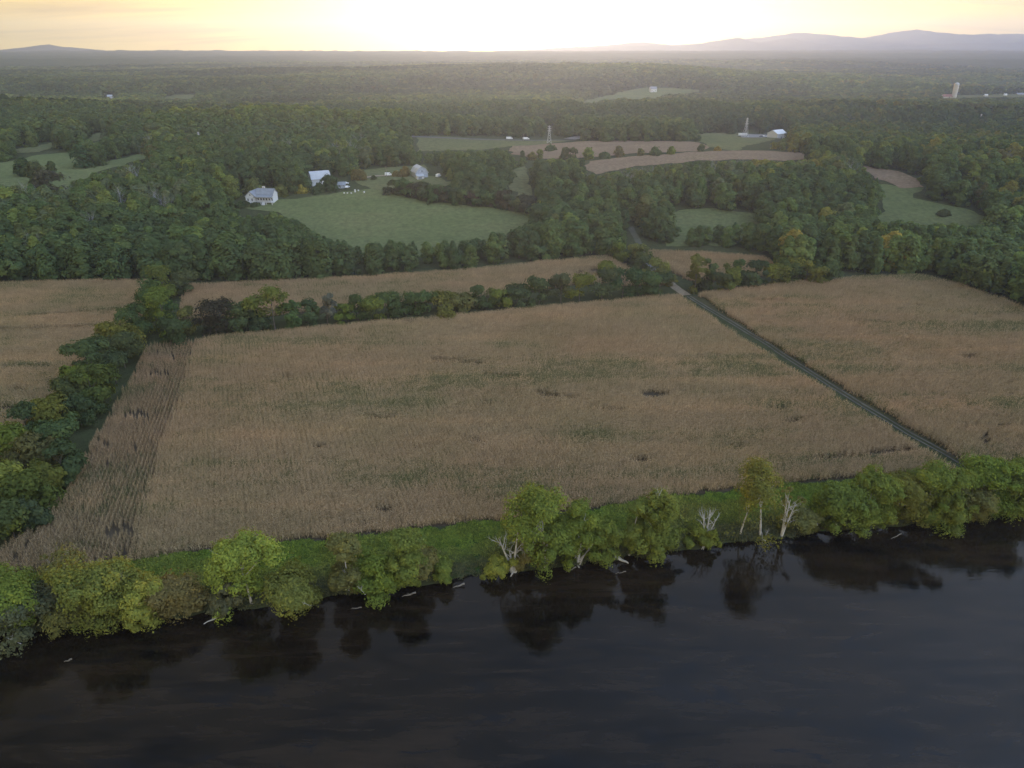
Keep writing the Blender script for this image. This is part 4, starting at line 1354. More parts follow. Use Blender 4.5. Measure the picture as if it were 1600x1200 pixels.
FAR_ROW = [
    (816, 250, 236, 9, 'column', DG, 'narrow dark tree at the left end of the far field row'), (832, 250, 238, 14, 'round', OL, 'olive round tree next to the narrow dark tree'), (843, 248, 234, 11, 'round', MG, 'small green tree left of the far thicket'),
    (860, 236, 227, 16, 'bush', DG, 'dark bush on the far cornfield below the lattice tower'), (884, 249, 231, 15, 'round', DG, 'left one of two joined round trees in the far row'), (895, 249, 231, 14, 'round', DG, 'right one of two joined round trees in the far row'),
    (919, 249, 231, 16, 'round', MG, 'egg shaped green tree alone in the far row'), (944, 247, 238, 16, 'bush', DG, 'low bush between two round trees in the far row'), (966, 245, 229, 17, 'round', RU, 'rust tinged round tree alone in the far row'),
    (1000, 243, 233, 11, 'round', OL, 'small olive tree right of the rust tinged tree'), (1023, 242, 231, 18, 'round', DG, 'broad low tree in the right half of the far row'), (1048, 241, 230, 12, 'round', MG, 'green tree beside the broad low tree'),
    (42, 276, 247, 22, 'round', PG, 'left dark tree of the clump on the far left pasture'), (62, 288, 252, 26, 'round', DG, 'tall dark tree in the clump on the far left pasture'), (86, 282, 250, 15, 'column', PG, 'narrow dark tree right in the clump on the far left pasture'),
    (78, 304, 264, 34, 'round', (0.09, 0.085, 0.06), 'greyish broad tree in front of the clump on the far left pasture'), (132, 262, 226, 32, 'round', PG, 'dark rounded tree at the bend of the far left pasture'), (152, 260, 230, 26, 'round', DG, 'second dark tree at the bend of the far left pasture'),
    (1095, 236, 226, 10, 'round', DG, 'leaning small tree near the right end of the far row'), (1120, 236, 229, 8, 'round', GO, 'small golden tree at the right end of the far row'), (1048, 219, 211, 8, 'round', DG, 'small tree in front of the far wood left of the shed'),
    (1062, 220, 212, 8, 'round', DG, 'second small tree in front of the far wood left of the shed'), (1091, 221, 212, 9, 'round', DG, 'third small tree in front of the far wood left of the shed'), (908, 272, 249, 15, 'column', PG, 'tall blackish tree below the far row'),
    (398, 303, 281, 34, 'round', OL, 'round yellowish tree behind the left end of the farmhouse'), (560, 280, 266, 30, 'round', RU, 'brownish round tree right of the white barn'), (515, 298, 273, 30, 'round', PG, 'dark tree hiding half of the white barn'),
    (500, 300, 286, 22, 'bush', PG, 'dark bush below the white barn'), (455, 300, 282, 26, 'round', MG, 'green tree right of the farmhouse'), (472, 300, 290, 22, 'bush', GO, 'golden shrub between the farmhouse and the barn'),
    (440, 305, 289, 26, 'round', OL, 'olive shrub just right of the farmhouse porch'), (584, 281, 275, 8, 'bush', DG, 'tiny shrub on the lane meadow'), (620, 276, 268, 13, 'round', OL, 'small tree left of the grey gambrel barn'), (634, 276, 261, 15, 'round', RU, 'brown tree touching the grey gambrel barn'),
    (386, 323, 316, 12, 'bush', PG, 'dark shrub at the left corner of the farmhouse'), (399, 323, 317, 13, 'bush', DG, 'dark shrub under the gable of the farmhouse'),
    (377, 324, 315, 14, 'bush', PG, 'leftmost dark shrub by the farmhouse'), (1195, 348, 330, 15, 'round', DG, 'dark tree at the right end of the small glade'), (1474, 337, 328, 15, 'round', DG, 'lone dark round tree on the green glade'),
]
for i, (px, pb, pt, w, sh, ti, lb) in enumerate(FAR_ROW):
    hedge_tree('field_bush' if sh == 'bush' else 'field_tree', px, pb, pt, w, sh, ti, lb, 'trees standing apart in the far fields', 1200 + i, per=60, n=18, size=0.8, rc=(0.18, 0.3))
# the dark hedge across the top of the pasture
for i, px in enumerate(range(616, 836, 15)):
    yb = np.interp(px, [610, 660, 720, 780, 840], [303, 313, 320, 326, 336])
    w = 24 + (i * 7) % 9
    hedge_tree('hedge_tree', px, float(yb) - 1, float(yb) - 21 - (i * 5) % 8, w, 'round', (PG, DG, OL)[i % 3] if i % 3 < 2 else (0.06, 0.06, 0.04),
               'dark rounded tree in the hedge along the upper edge of the green pasture', 'hedge along the upper edge of the pasture', 1300 + i, per=60, n=20, size=0.7)


# ------------------------------------------------------------------ the woods
def tree_src(seed, shape, H, W, n, per, size, z0=0.15, **kw):
    g = np.random.default_rng(seed)
    if per > 40:
        C, RAD = crown_clumps(g, H, W * 1.1, H * 0.06, n + 8, shape, (g.normal(0, .5), g.normal(0, .5)), (0.13, 0.24))
    else:
        C, RAD = crown_clumps(g, H, W, H * z0, n, shape, (g.normal(0, .5), g.normal(0, .5)), kw.get('rc', (0.16, 0.26)))
    cm = crown_mesh('crown', g, C, RAD, per, size, mt=LEAF_WOOD, low=-0.5, flat=0.95, dome=0.9)
    tm = trunk_mb(g, H, 0.3, C, RAD, 5, sides=6)
    return cm, tm


# unit trees 18 m tall
NEAR = [tree_src(2000 + i, sh, 18, w, 30, 80, 0.5) for i, (sh, w) in enumerate((('round', 11.5), ('round', 10), ('column', 9), ('round', 12.5), ('round', 14), ('vase', 11), ('column', 10.5), ('cone', 9.5)))]
MID = [tree_src(2100 + i, sh, 18, w, 20, 26, 1.0)[0] for i, (sh, w) in enumerate((('round', 13), ('round', 12), ('vase', 13), ('round', 15), ('column', 11)))]
FARS = [tree_src(2200 + i, sh, 18, w, 12, 14, 1.6, rc=(0.2, 0.32))[0] for i, (sh, w) in enumerate((('round', 14), ('round', 13), ('vase', 15), ('round', 16)))]
BARE_SRC = []
for i in range(2):
    g = np.random.default_rng(2300 + i)
    mb = MB()
    mb.tube([(0, 0, -.3), (0.2, 0, 6), (0.1, .3, 12)], [0.3, 0.22, 0.1], 6)
    for k in range(12):
        bare_spray(mb, g, Vector((0.15, 0.1, g.uniform(5, 12))), Vector((g.normal(0, .5), g.normal(0, .5), 0.9)), g.uniform(4, 7), 0.11, 2)
    o = mb.build('bare_trunk', simple('grey_twigs_%d' % i, (0.30, 0.30, 0.31), 0.9, 0.2, 1.0))
    BARE_SRC.append(o.data)
    bpy.data.objects.remove(o)

CLEAR_PX = [c[4] or c[3] for c in CLEAR] + [TRACK_GAP]
EXTRA_VOID = [[(370, 336), (372, 296), (440, 292), (446, 330)], [(484, 296), (484, 274), (520, 274), (552, 280), (556, 300)], [(636, 284), (640, 258), (676, 258), (704, 284)], [(636, 216), (650, 211), (800, 214), (905, 216), (905, 223), (640, 220)],
              [(1150, 216), (1152, 206), (1228, 206), (1230, 217)], [(1482, 152), (1484, 132), (1498, 132), (1500, 152)], [(1004, 150), (1004, 137), (1032, 137), (1032, 150)], [(164, 155), (164, 149), (182, 149), (182, 155)],
              [(850, 224), (852, 200), (866, 200), (868, 224)]]


def wood_points(d0, d1, sp, hmin, hmax):
    """Jittered planting over a ring of distances, kept out of the clearings as they are seen."""
    amax = R(46)
    rows = np.arange(d0, d1, sp)
    X, Y = [], []
    for r in rows:
        m = int(2 * amax * r / sp)
        a = (np.arange(m) + 0.5) / m * 2 * amax - amax + rng.normal(0, 0.28 * sp / r, m)
        rr = r + rng.normal(0, 0.28 * sp, m)
        X.append(rr * np.sin(a)); Y.append(rr * np.cos(a))
    X, Y = np.concatenate(X), np.concatenate(Y)
    Z = height(X, Y)
    H = hmin + (hmax - hmin) * np.clip(0.5 + 0.75 * fbm(X / 60, Y / 60, 101, 3) + rng.normal(0, 0.16, len(X)), 0, 1)
    px, pb = proj(X, Y, Z)
    _, pt = proj(X, Y, Z + H)
    k = pb < flood_y(px) - 1.5
    # edge trees of the floodplain carry foliage to the ground and are lower
    # ... and where a full grown tree would stand before a clearing, a lower one grows
    jx, jy = rng.normal(0, 3.0, len(X)), rng.normal(0, 1.5, len(X))
    for shrink in (1.0, 0.8, 0.62, 0.48, 0.0):
        bad = np.zeros(len(X), bool)
        for poly in CLEAR_PX + EXTRA_VOID:
            for u in (0.0, 0.35, 0.7, 0.95):
                for s in (-0.32, 0.0, 0.32):
                    bad |= inside(px + s * (pb - pt) + jx, pb + (pt - pb) * u + jy, poly)
        if shrink == 0.0:
            k &= ~bad
        else:
            H = np.where(bad, H * (0.79 if shrink < 1 else 0.8), H)
            _, pt = proj(X, Y, Z + H)
    return X[k], Y[k], Z[k], H[k], px[k], pb[k], pt[k]


def tints(X, Y, n):
    """Kinds of tree colour in drifts: indices into the palette and tints."""
    pal = ['deep green', 'dark green', 'mid green', 'yellow green', 'olive', 'rust tinged', 'grey green', 'golden']
    u = np.clip(0.5 + 0.85 * fbm(X / 90, Y / 90, 111, 3) + rng.normal(0, 0.22, n), 0, 1)
    px, _ = proj(X, Y, height(X, Y))
    u = np.clip(u + 0.10 * sstep(1000, 1500, px) - 0.04, 0, 0.999)
    edges = np.array([0.24, 0.52, 0.76, 0.855, 0.925, 0.945, 0.985, 1.01])
    ki = np.searchsorted(edges, u)
    T = np.array([GREENS[p] for p in pal])[ki]
    T = T * (0.86 + 0.28 * rng.random((n, 1))) * (0.95 + 0.1 * rng.random((n, 3)))
    T = T * np.array((1.12, 1.20, 1.22))
    # mature lush growth on the low ground to the right
    pb = proj(X, Y, height(X, Y))[1]
    T = T * (1 + 0.25 * sstep(950, 1250, px) * sstep(340, 400, pb) + 0.5 * sstep(1320, 1500, px) * sstep(350, 420, pb))[:, None]
    T = T * np.array((1.1, 1.0, 0.85)) ** (sstep(950, 1400, px) * sstep(340, 400, pb))[:, None]
    return ki, T, pal


def paint_order(px, pb, pt, Y, wpx):
    """How much of each tree shows, by painting far to near on a coarse grid."""
    G = np.full((600, 800), -1, np.int32)
    for i in np.argsort(-Y):
        x0, x1 = (px[i] - wpx[i] * .5) / 2, (px[i] + wpx[i] * .5) / 2
        y0, y1 = pt[i] / 2, pb[i] / 2
        if x1 < 0 or x0 >= 800 or y0 > 600:
            continue
        a, b, c, d = max(0, int(x0)), min(800, int(x1) + 1), max(0, int(y0)), min(600, int(y1) + 1)
        G[c:d, a:b] = i
    return np.bincount(G[G >= 0].ravel(), minlength=len(px))


ZONES = [
    (lambda x, y: x < 240 and y > 300, 'wood behind the left cornfield'),
    (lambda x, y: x < 300 and y <= 300, 'wooded slope around the far left pasture'),
    (lambda x, y: x < 480 and y > 318, 'wood below the white farmhouse'),
    (lambda x, y: x < 480, 'wooded hill behind the farmhouse'),
    (lambda x, y: x < 850 and y > 340, 'tree belt between the green pasture and the brown field'),
    (lambda x, y: x < 680, 'wooded hill behind the barns'),
    (lambda x, y: x < 830, 'dark tree block right of the grey barn'),
    (lambda x, y: x < 1010 and y > 330, 'wood left of the gravel track into the hills'),
    (lambda x, y: x < 1380 and y < 345, 'central wood above the small glade'),
    (lambda x, y: x < 1220, 'trees between the small glade and the small cornfield'),
    (lambda x, y: x < 1440 and y >= 345, 'wood edge behind the right cornfield'),
    (lambda x, y: y < 340, 'wood right of the green glade'),
    (lambda x, y: True, 'bright wood at the right picture edge'),
]


def zone(x, y):
    for f, nme in ZONES:
        if f(x, y):
            return nme


def make_woods():
    # the nearer woods
    X, Y, Z, H, px, pb, pt = wood_points(345, 560, 8.4, 14, 22)
    X2, Y2, Z2, H2, px2, pb2, pt2 = wood_points(560, 1150, 9.2, 13, 21)
    X, Y, Z, H, px, pb, pt = [np.concatenate(a) for a in ((X, X2), (Y, Y2), (Z, Z2), (H, H2), (px, px2), (pb, pb2), (pt, pt2))]
    n = len(X)
    ki, T, pal = tints(X, Y, n)
    vis = paint_order(px, pb, pt, Y, (pb - pt) * 0.62)
    infr = (px > 5) & (px < 1595)
    order = np.argsort(-(vis * infr))[:300]
    solo = np.zeros(n, bool)
    solo[order] = True
    srcs = rng.integers(0, len(NEAR), n)
    m_ = (0.35 + 0.3 * sstep(520, 700, Y))[:, None]
    T = T * (1 - m_) + np.array(GREENS['dark green']) * 1.25 * m_
    # relief shading put into the tints: sunlit yellow crests, darker trees in the hollows
    hi = sstep(27, 37, Z) * sstep(560, 680, Y)
    lo = sstep(24, 14, Z) * sstep(600, 720, Y)
    T = T * (1 + np.array((0.34, 0.24, -0.05)) * hi[:, None]) * (1 - np.array((0.30, 0.25, 0.15)) * lo[:, None])
    bare_k = (ki == 6) & (rng.random(n) < 0.5)
    # the trees that show largest are things of their own
    protos = {}
    for i in order:
        k = int(srcs[i])
        s = H[i] / 18.0
        kind_ = pal[ki[i]]
        shp = ('rounded', 'rounded', 'narrow', 'rounded', 'broad', 'spreading', 'narrow', 'pointed')[k]
        zn = zone(px[i], (pb[i] + pt[i]) / 2)
        lab = '%s %s tree in the %s' % (kind_, shp, zn)
        if k not in protos:
            t = thing('woodland_tree', lab, 'tree', (0, 0, 0))
            tr = link('trunk', NEAR[k][1], t); tr.data.materials.clear() if False else None
            cr = link('crown', NEAR[k][0], t)
            protos[k] = (t, tr, cr)
        else:
            t0, tr0, cr0 = protos[k]
            t = t0.copy(); COL.objects.link(t)
            tr = tr0.copy(); COL.objects.link(tr); tr.parent = t
            cr = cr0.copy(); COL.objects.link(cr); cr.parent = t
        t.location = (X[i], Y[i], Z[i] - 0.2)
        t.rotation_euler = (0, 0, float(rng.random() * 6.28))
        w = s * float(rng.uniform(0.9, 1.2))
        t.scale = (w, w, s)
        t['label'] = lab
        t['group'] = '%s %s trees, %s' % (kind_, shp, zn)
        cr['tint'] = [float(v) for v in T[i]]
    # the rest of the nearer woods
    r = ~solo
    near = r & (Y < 620)
    far_ = r & (Y >= 620)

    def put(name, m, meshes, label):
        k = int(m.sum())
        s = H[m] / 18.0
        w = s * rng.uniform(0.92, 1.22, k)
        P = np.stack([X[m], Y[m], Z[m] - 0.3], -1)
        rot = np.stack([np.zeros(k), np.zeros(k), rng.random(k) * 6.28], -1)
        obs = [bpy.data.objects.new('%s_source_%02d' % (name, j), d) for j, d in enumerate(meshes)]
        scatter(name, P, rot, np.stack([w, w, s], -1), rng.integers(0, len(meshes), k), obs, T[m], label=label, cat='woods')
    put('woodland', near & ~bare_k, [a for a, b in NEAR], 'dense mixed wood behind the cornfields')
    put('woodland', far_, MID, 'wooded hills beyond the farm')
    # grey half bare trees among the leafy ones
    m = near & bare_k
    put('bare_woodland', m, BARE_SRC, 'grey leafless trees among the green wood')
    # distant forest
    X, Y, Z, H, px, pb, pt = wood_points(1150, 3700, 15.5, 14, 21)
    n = len(X)
    ki, T, pal = tints(X, Y, n)
    T = 0.45 * T + 0.55 * np.array(GREENS['dark green']) * 1.1
    st = np.clip(0.5 + 1.3 * fbm(X / 420.0, Y / 260.0, 131, 3), 0, 1)[:, None]
    T = T * (0.68 + 0.62 * st) * (1 + np.array((0.12, 0.05, -0.1)) * st)
    put_far(X, Y, Z, H, T)


def put_far(X, Y, Z, H, T):
    n = len(X)
    s = H / 18.0
    grow = 1 + 0.55 * sstep(1150, 3000, Y)
    w = s * rng.uniform(1.0, 1.35, n) * grow
    P = np.stack([X, Y, Z - 0.5], -1)
    rot = np.stack([np.zeros(n), np.zeros(n), rng.random(n) * 6.28], -1)
    obs = [bpy.data.objects.new('far_forest_source_%02d' % j, d) for j, d in enumerate(FARS)]
    scatter('far_forest', P, rot, np.stack([w, w, s], -1), rng.integers(0, len(FARS), n), obs, T, label='hazy forest rolling to the horizon', cat='forest')


for cm, tm in NEAR:
    tm_mesh = tm.build('trunk', BARK)
    d = tm_mesh.data
    bpy.data.objects.remove(tm_mesh)
    NEAR[[a for a, b in NEAR].index(cm)] = (cm, d)
make_woods()
# ------------------------------------------------------------------ buildings, vehicles, towers
def seat(px, py):
    x, y = ground(px, py)
    z = h1(x, y)
    return x, y, z, math.hypot(math.hypot(x, y), CAM_Z - z) / FPX


def gable_roof(w, d, eave, ridge, over, th=0.25, along='x'):
    """Two roof slabs meeting at a ridge along x (w long, d deep)."""
    mb = MB()
    hw, hd = w / 2 + over, d / 2 + over
    k = (ridge - eave) / (d / 2)
    ze = eave - over * k
    prof = [(-hd, ze), (0, ridge), (hd, ze), (hd, ze + th), (0, ridge + th * 1.1), (-hd, ze + th)]
    mb.prism(prof, -hw, hw, axis='x')
    return mb


def gable_walls(w, d, eave, ridge, base=-0.6):
    return MB().prism([(-d / 2, base), (d / 2, base), (d / 2, eave), (0, ridge - 0.03), (-d / 2, eave)], -w / 2, w / 2, axis='x')


def window(parent, x, y, z, w, h, face='-y'):
    """Frame with its pane, set on a wall that faces -y or -x."""
    fr, pn = MB(), MB()
    t = 0.12
    for (a0, a1, b0, b1) in ((-w / 2, w / 2, h - t, h), (-w / 2, w / 2, 0, t), (-w / 2, -w / 2 + t, t, h - t), (w / 2 - t, w / 2, t, h - t), (-0.04, 0.04, t, h - t)):
        if face == '-y':
            fr.box(x + a0, x + a1, y - 0.06, y + 0.04, z + b0, z + b1)
        else:
            fr.box(x - 0.06, x + 0.04, y + a0, y + a1, z + b0, z + b1)
    if face == '-y':
        pn.box(x - w / 2 + t, x + w / 2 - t, y - 0.03, y + 0.02, z + t, z + h - t)
    else:
        pn.box(x - 0.03, x + 0.02, y - w / 2 + t, y + w / 2 - t, z + t, z + h - t)
    f = fr.build('window', WHITE, parent)
    pn.build('pane', DARK_GLASS, f)
    return f


def farmhouse():
    x, y, z, k = seat(411, 316)
    t = thing('farmhouse', 'white farmhouse with grey roof and columned porch above the wood', 'house', (x, y, z + 0.3), R(-8))
    t.scale = (k / 0.50, k / 0.50, k / 0.40)
    # main block, ridge along x
    W, D = 12.5, 8.0
    b = MB().prism([(-D / 2, -1.2), (D / 2, -1.2), (D / 2, 4.4), (0, 7.0), (-D / 2, 4.4)], -W / 2, W / 2, axis='x').build('wall', WHITE, t, (2.6, 2, 0))
    gable_roof(W, D, 4.45, 7.05, 0.5).build('roof', GREY_ROOF, t, (2.6, 2, 0))
    # left wing, gable towards the river
    gw = MB().prism([(-3.6, -1.2), (3.6, -1.2), (3.6, 3.6), (0, 6.0), (-3.6, 3.6)], -5.5, 5.5, axis='y').build('wing', WHITE, t, (-6.6, 0.5, 0))
    rf = MB().prism([(-4.2, 3.25), (0, 6.05), (4.2, 3.25), (4.2, 3.5), (0, 6.35), (-4.2, 3.5)], -6.0, 6.0, axis='y').build('roof', GREY_ROOF, t, (-6.6, 0.5, 0))
    for dx in (-1.8, 1.2):
        window(t, -6.6 + dx, -5.0, 0.9, 1.1, 1.6)
    window(t, -6.6, -5.0, 3.7, 0.9, 1.2)
    # porch
    MB().box(-3.6, 9.2, -5.4, -2.05, 0.55, 0.8).build('porch_floor', WHITE, t)
    MB().prism([(-5.9, 3.15), (-2.02, 4.1), (-2.02, 4.35), (-5.9, 3.4)], -3.9, 9.5, axis='x').build('porch_roof', GREY_ROOF, t)
    MB().box(-3.6, 9.2, -5.4, -5.2, 2.85, 3.2).build('porch_beam', WHITE, t)
    for i in range(7):
        cx = -3.4 + i * 2.07
        MB().box(cx - 0.14, cx + 0.14, -5.4, -5.12, 0.8, 2.86).build('column', WHITE, t)
    rl = MB().box(-3.3, 9.0, -5.3, -5.22, 1.62, 1.72)
    for i in range(44):
        cx = -3.2 + i * 0.28
        rl.box(cx - 0.025, cx + 0.025, -5.28, -5.24, 0.8, 1.62)
    rl.build('railing', WHITE, t)
    for i in range(6):
        window(t, -2.3 + i * 2.05, -2.0, 1.0, 1.5, 1.75)
    for i in range(4):
        MB().box(-3.5 + i * 4.2, -3.1 + i * 4.2, -5.35, -5.0, -1.4, 0.55).build('pier', WHITE, t)
    st = MB()
    for i in range(5):
        st.box(2.0, 4.2, -6.9 + i * 0.3, -5.4, -1.0 + i * 0.3, -0.7 + i * 0.3)
    st.build('steps', WHITE, t)
    MB().box(-0.9, 0.9, 3.4, 4.6, 3, 8.6).build('chimney', CONCRETE, t, (0.5, -1, -.4))


def gambrel(name, label, px, py, wpx, rz, wall, roof, leanto=True, doors=True):
    x, y, z, k = seat(px, py)
    W = wpx * k
    t = thing(name, label, 'barn', (x, y, z), rz)
    D, H1, H2, H3 = W * 1.35, W * 0.42, W * 0.72, W * 0.88
    half = [(-W / 2, -0.6), (W / 2, -0.6), (W / 2, H1), (W * 0.30, H2), (0, H3), (-W * 0.30, H2), (-W / 2, H1)]
    MB().prism(half, -D / 2, D / 2).build('wall', wall, t)
    o = 0.35
    outer = [(-W / 2 - o, H1 - o), (-W * 0.30, H2 + .05), (0, H3 + .05), (W * 0.30, H2 + .05), (W / 2 + o, H1 - o), (W / 2 + o + .2, H1 - o + .1), (W * 0.31, H2 + .3), (0, H3 + .32), (-W * 0.31, H2 + .3), (-W / 2 - o - .2, H1 - o + .1)]
    MB().prism(outer, -D / 2 - 0.5, D / 2 + 0.5).build('roof', roof, t)
    if doors:
        MB().box(-W * 0.14, W * 0.14, -D / 2 - 0.08, -D / 2 + 0.05, 0, W * 0.30).build('door', WHITE, t)
        MB().box(-W * 0.07, W * 0.07, -D / 2 - 0.08, -D / 2 + 0.05, W * 0.46, W * 0.60).build('loft_door', GREY_ROOF, t)
    if leanto:
        l = W * 0.55
        MB().prism([(-D / 2 - W * 0.42, -0.6), (-D / 2 + .02, -0.6), (-D / 2 + .02, W * 0.30), (-D / 2 - W * 0.42, W * 0.2)], -l, W * 0.02, axis='x').build('lean_to', WHITE, t)
        MB().prism([(-D / 2 - W * 0.48, W * 0.19), (-D / 2 - .02, W * 0.31), (-D / 2 - .02, W * 0.34), (-D / 2 - W * 0.48, W * 0.22)], -l - .3, W * 0.02 + .3, axis='x').build('lean_to_roof', PALE_METAL, t)
        MB().box(-l + .8, -l + 3.4, -D / 2 - W * 0.42 - .06, -D / 2 - W * 0.42 + .04, 0, W * 0.15).build('shed_door', GREY_ROOF, t)
    return t


farmhouse()
gambrel('barn', 'grey gambrel barn with pale roof and white lean-to on the meadow', 656, 276, 18, R(24), GREY_WALL, PALE_METAL)
gambrel('barn', 'white barn with a big pale metal roof half hidden by a dark tree', 500, 287, 20, R(-62), WHITE, PALE_METAL, leanto=False)


def cottage(name, label, px, py, wpx, dk, rz, wall, roof, eave=0.42, ridge=0.68, wins=2, cat='shed', door=True):
    x, y, z, k = seat(px, py)
    W = wpx * k
    t = thing(name, label, cat, (x, y, z), rz)
    D = W * dk
    gable_walls(W, D, W * eave, W * ridge).build('wall', wall, t)
    gable_roof(W, D, W * eave + .04, W * ridge + .04, W * 0.04).build('roof', roof, t)
    for i in range(wins):
        window(t, (-0.3 + 0.6 * i / max(1, wins - 1)) * W, -D / 2, W * 0.13, W * 0.11, W * 0.15)
    if door:
        MB().box(-W * .055, W * .055, -D / 2 - .07, -D / 2 + .05, 0, min(2.2, W * 0.28)).build('door', GREY_ROOF, t)
    return t


cottage('outbuilding', 'low grey roofed outbuilding right of the dark tree by the white barn', 532, 293, 15, 0.7, R(12), GREY_WALL, GREY_ROOF, 0.25, 0.5, 2)
cottage('metal_shed', 'white metal shed at the far yard beside the highway', 1213, 216, 20, 0.8, R(35), WHITE, WHITE, 0.34, 0.55, 0)
cottage('far_house', 'small white house on the hazy hill pasture', 1020, 144, 9, 0.8, R(10), WHITE, GREY_ROOF, 0.5, 0.8, 2, 'house')
cottage('far_house', 'tiny pale house at the back of the hazy hill pasture', 1029, 135, 6, 0.8, R(-10), WHITE, PALE_METAL, 0.5, 0.8, 0, 'house')
cottage('far_house', 'small white building in the hazy valley far left', 173, 154, 6.5, 0.6, R(15), WHITE, PALE_METAL, 0.4, 0.65, 0, 'house')
cottage('low_barn', 'low rusty roofed barn at the foot of the far silo', 1481, 153, 16, 0.35, R(6), CONCRETE, RUST, 0.12, 0.26, 0, 'barn')
cottage('far_house', 'tiny white house right of the far silo', 1540, 151, 3.6, 0.8, R(0), WHITE, WHITE, 0.5, 0.75, 0, 'house')
cottage('far_house', 'tiny white house at the far right behind the silo', 1570, 150, 3.4, 0.8, R(0), WHITE, WHITE, 0.5, 0.75, 0, 'house')
cottage('long_shed', 'pale long shed at the far right picture edge', 1594, 149, 9, 0.35, R(0), CONCRETE, GREY_ROOF, 0.15, 0.28, 0, 'shed')
cottage('far_house', 'small white house among the far left trees', 127, 218, 6, 0.8, R(10), WHITE, WHITE, 0.45, 0.75, 0, 'house')


def silo():
    x, y, z, k = seat(1490, 153)
    r, H = 2.9 * k, 18.5 * k
    t = thing('silo', 'tall pale concrete silo with domed top in the hazy distance', 'silo', (x, y, z - 1))
    sh = MB().lathe([(r, 0), (r, H - r)], 24)
    for i in range(12):
        h = (i + .5) * (H - r) / 12
        sh.lathe([(r + .08, h), (r + .12, h + .15), (r + .08, h + .3)], 24)
    sh.build('shaft', CONCRETE, t)
    MB().lathe([(r * 1.02 * math.cos(a), H - r + r * math.sin(a)) for a in np.linspace(0, 1.5, 8)], 24).build('dome', PALE_METAL, t)
    MB().box(-0.6, 0.6, -r - 1.0, -r + .1, 0, H - r).build('chute', CONCRETE, t)


silo()


def car(name, label, px, py, body, L=4.6, van=False, rz=0.0, up=0.0):
    x, y, z, _k = seat(px, py)
    t = thing(name, label, 'van' if van else 'car', (x, y, z + up), rz)
    w = 0.95
    if van:
        prof = [(-L / 2, 0.45), (L / 2, 0.45), (L / 2, 1.15), (L / 2 - .9, 1.35), (L / 2 - 1.4, 2.25), (-L / 2 + .1, 2.3), (-L / 2, 2.1)]
    else:
        prof = [(-L / 2, 0.4), (L / 2, 0.4), (L / 2, 0.8), (L / 2 - 1.2, 0.95), (L / 2 - 1.9, 1.48), (-L / 2 + 1.1, 1.5), (-L / 2 + .25, 0.98), (-L / 2, 0.9)]
    MB().prism(prof, -w, w).build('body', body, t, bevel=0.05)
    g = MB()
    for s in (-1, 1):
        y0, y1 = (w - .02, w + .015) if s > 0 else (-w - .015, -w + .02)
        if van:
            g.prism([(L / 2 - 1.6, 1.35), (L / 2 - 1.15, 1.35), (L / 2 - 1.45, 2.05), (L / 2 - 1.9, 2.05)], y0, y1)
        else:
            g.prism([(-L / 2 + .6, 1.0), (L / 2 - 1.4, 1.0), (L / 2 - 1.95, 1.4), (-L / 2 + 1.15, 1.42)], y0, y1)
    g.build('side_window', DARK_GLASS, t)
    for wx in (-L / 2 + .85, L / 2 - .85):
        for s in (-1, 1):
            wh = MB().tube([(wx, s * (w - .2), 0.34), (wx, s * (w + .02), 0.34)], 0.34, 14).build('wheel', RUBBER, t)
            MB().tube([(wx, s * (w + .005), 0.34), (wx, s * (w + .03), 0.34)], 0.19, 10).build('rim', STEEL, wh)
    return t


car('parked_van', 'white van parked on the lane left of the grey barn', 607, 276, CAR_WHITE, 5.2, True, R(10), 0.6)
car('parked_van', 'white van standing right of the grey gambrel barn', 685, 277, CAR_WHITE, 5.4, True, R(70), 0.2)
car('parked_car', 'white car beside the low outbuilding near the white barn', 543, 294, CAR_WHITE, 4.6, False, R(80), 0.2)
car('parked_car', 'pale car behind the low outbuilding near the white barn', 540, 288, CAR_WHITE, 4.6, False, R(0), 0.2)
car('delivery_van', 'white van driving on the far highway, the left one', 796, 219, CAR_WHITE, 6.5, True, R(0), 0.8)
car('delivery_van', 'white van driving on the far highway, nearer the lattice tower', 822, 219.6, CAR_WHITE, 6.5, True, R(0), 0.8)
car('parked_car', 'dark car parked left of the far white shed', 1189, 215, CAR_DARK, 4.6, False, R(0), 0.8)
car('parked_car', 'white car parked left of the far white shed', 1195, 215, CAR_WHITE, 4.6, False, R(0), 0.8)


def trailer():
    x, y, z, k = seat(1160, 214)
    t = thing('box_trailer', 'long white trailer parked below the far lattice tower', 'trailer', (x, y, z + 0.7), 0)
    MB().box(-4.6, 4.6, -1.2, 1.2, 0.9, 3.2).build('body', WHITE, t, bevel=0.05)
    MB().box(-4.4, 4.6, -0.5, 0.5, 0.6, 0.9).build('chassis', CAR_DARK, t)
    for wx in (-3.6, -2.5):
        for s in (-1, 1):
            MB().tube([(wx, s * 0.85, 0.45), (wx, s * 1.15, 0.45)], 0.45, 12).build('wheel', RUBBER, t)


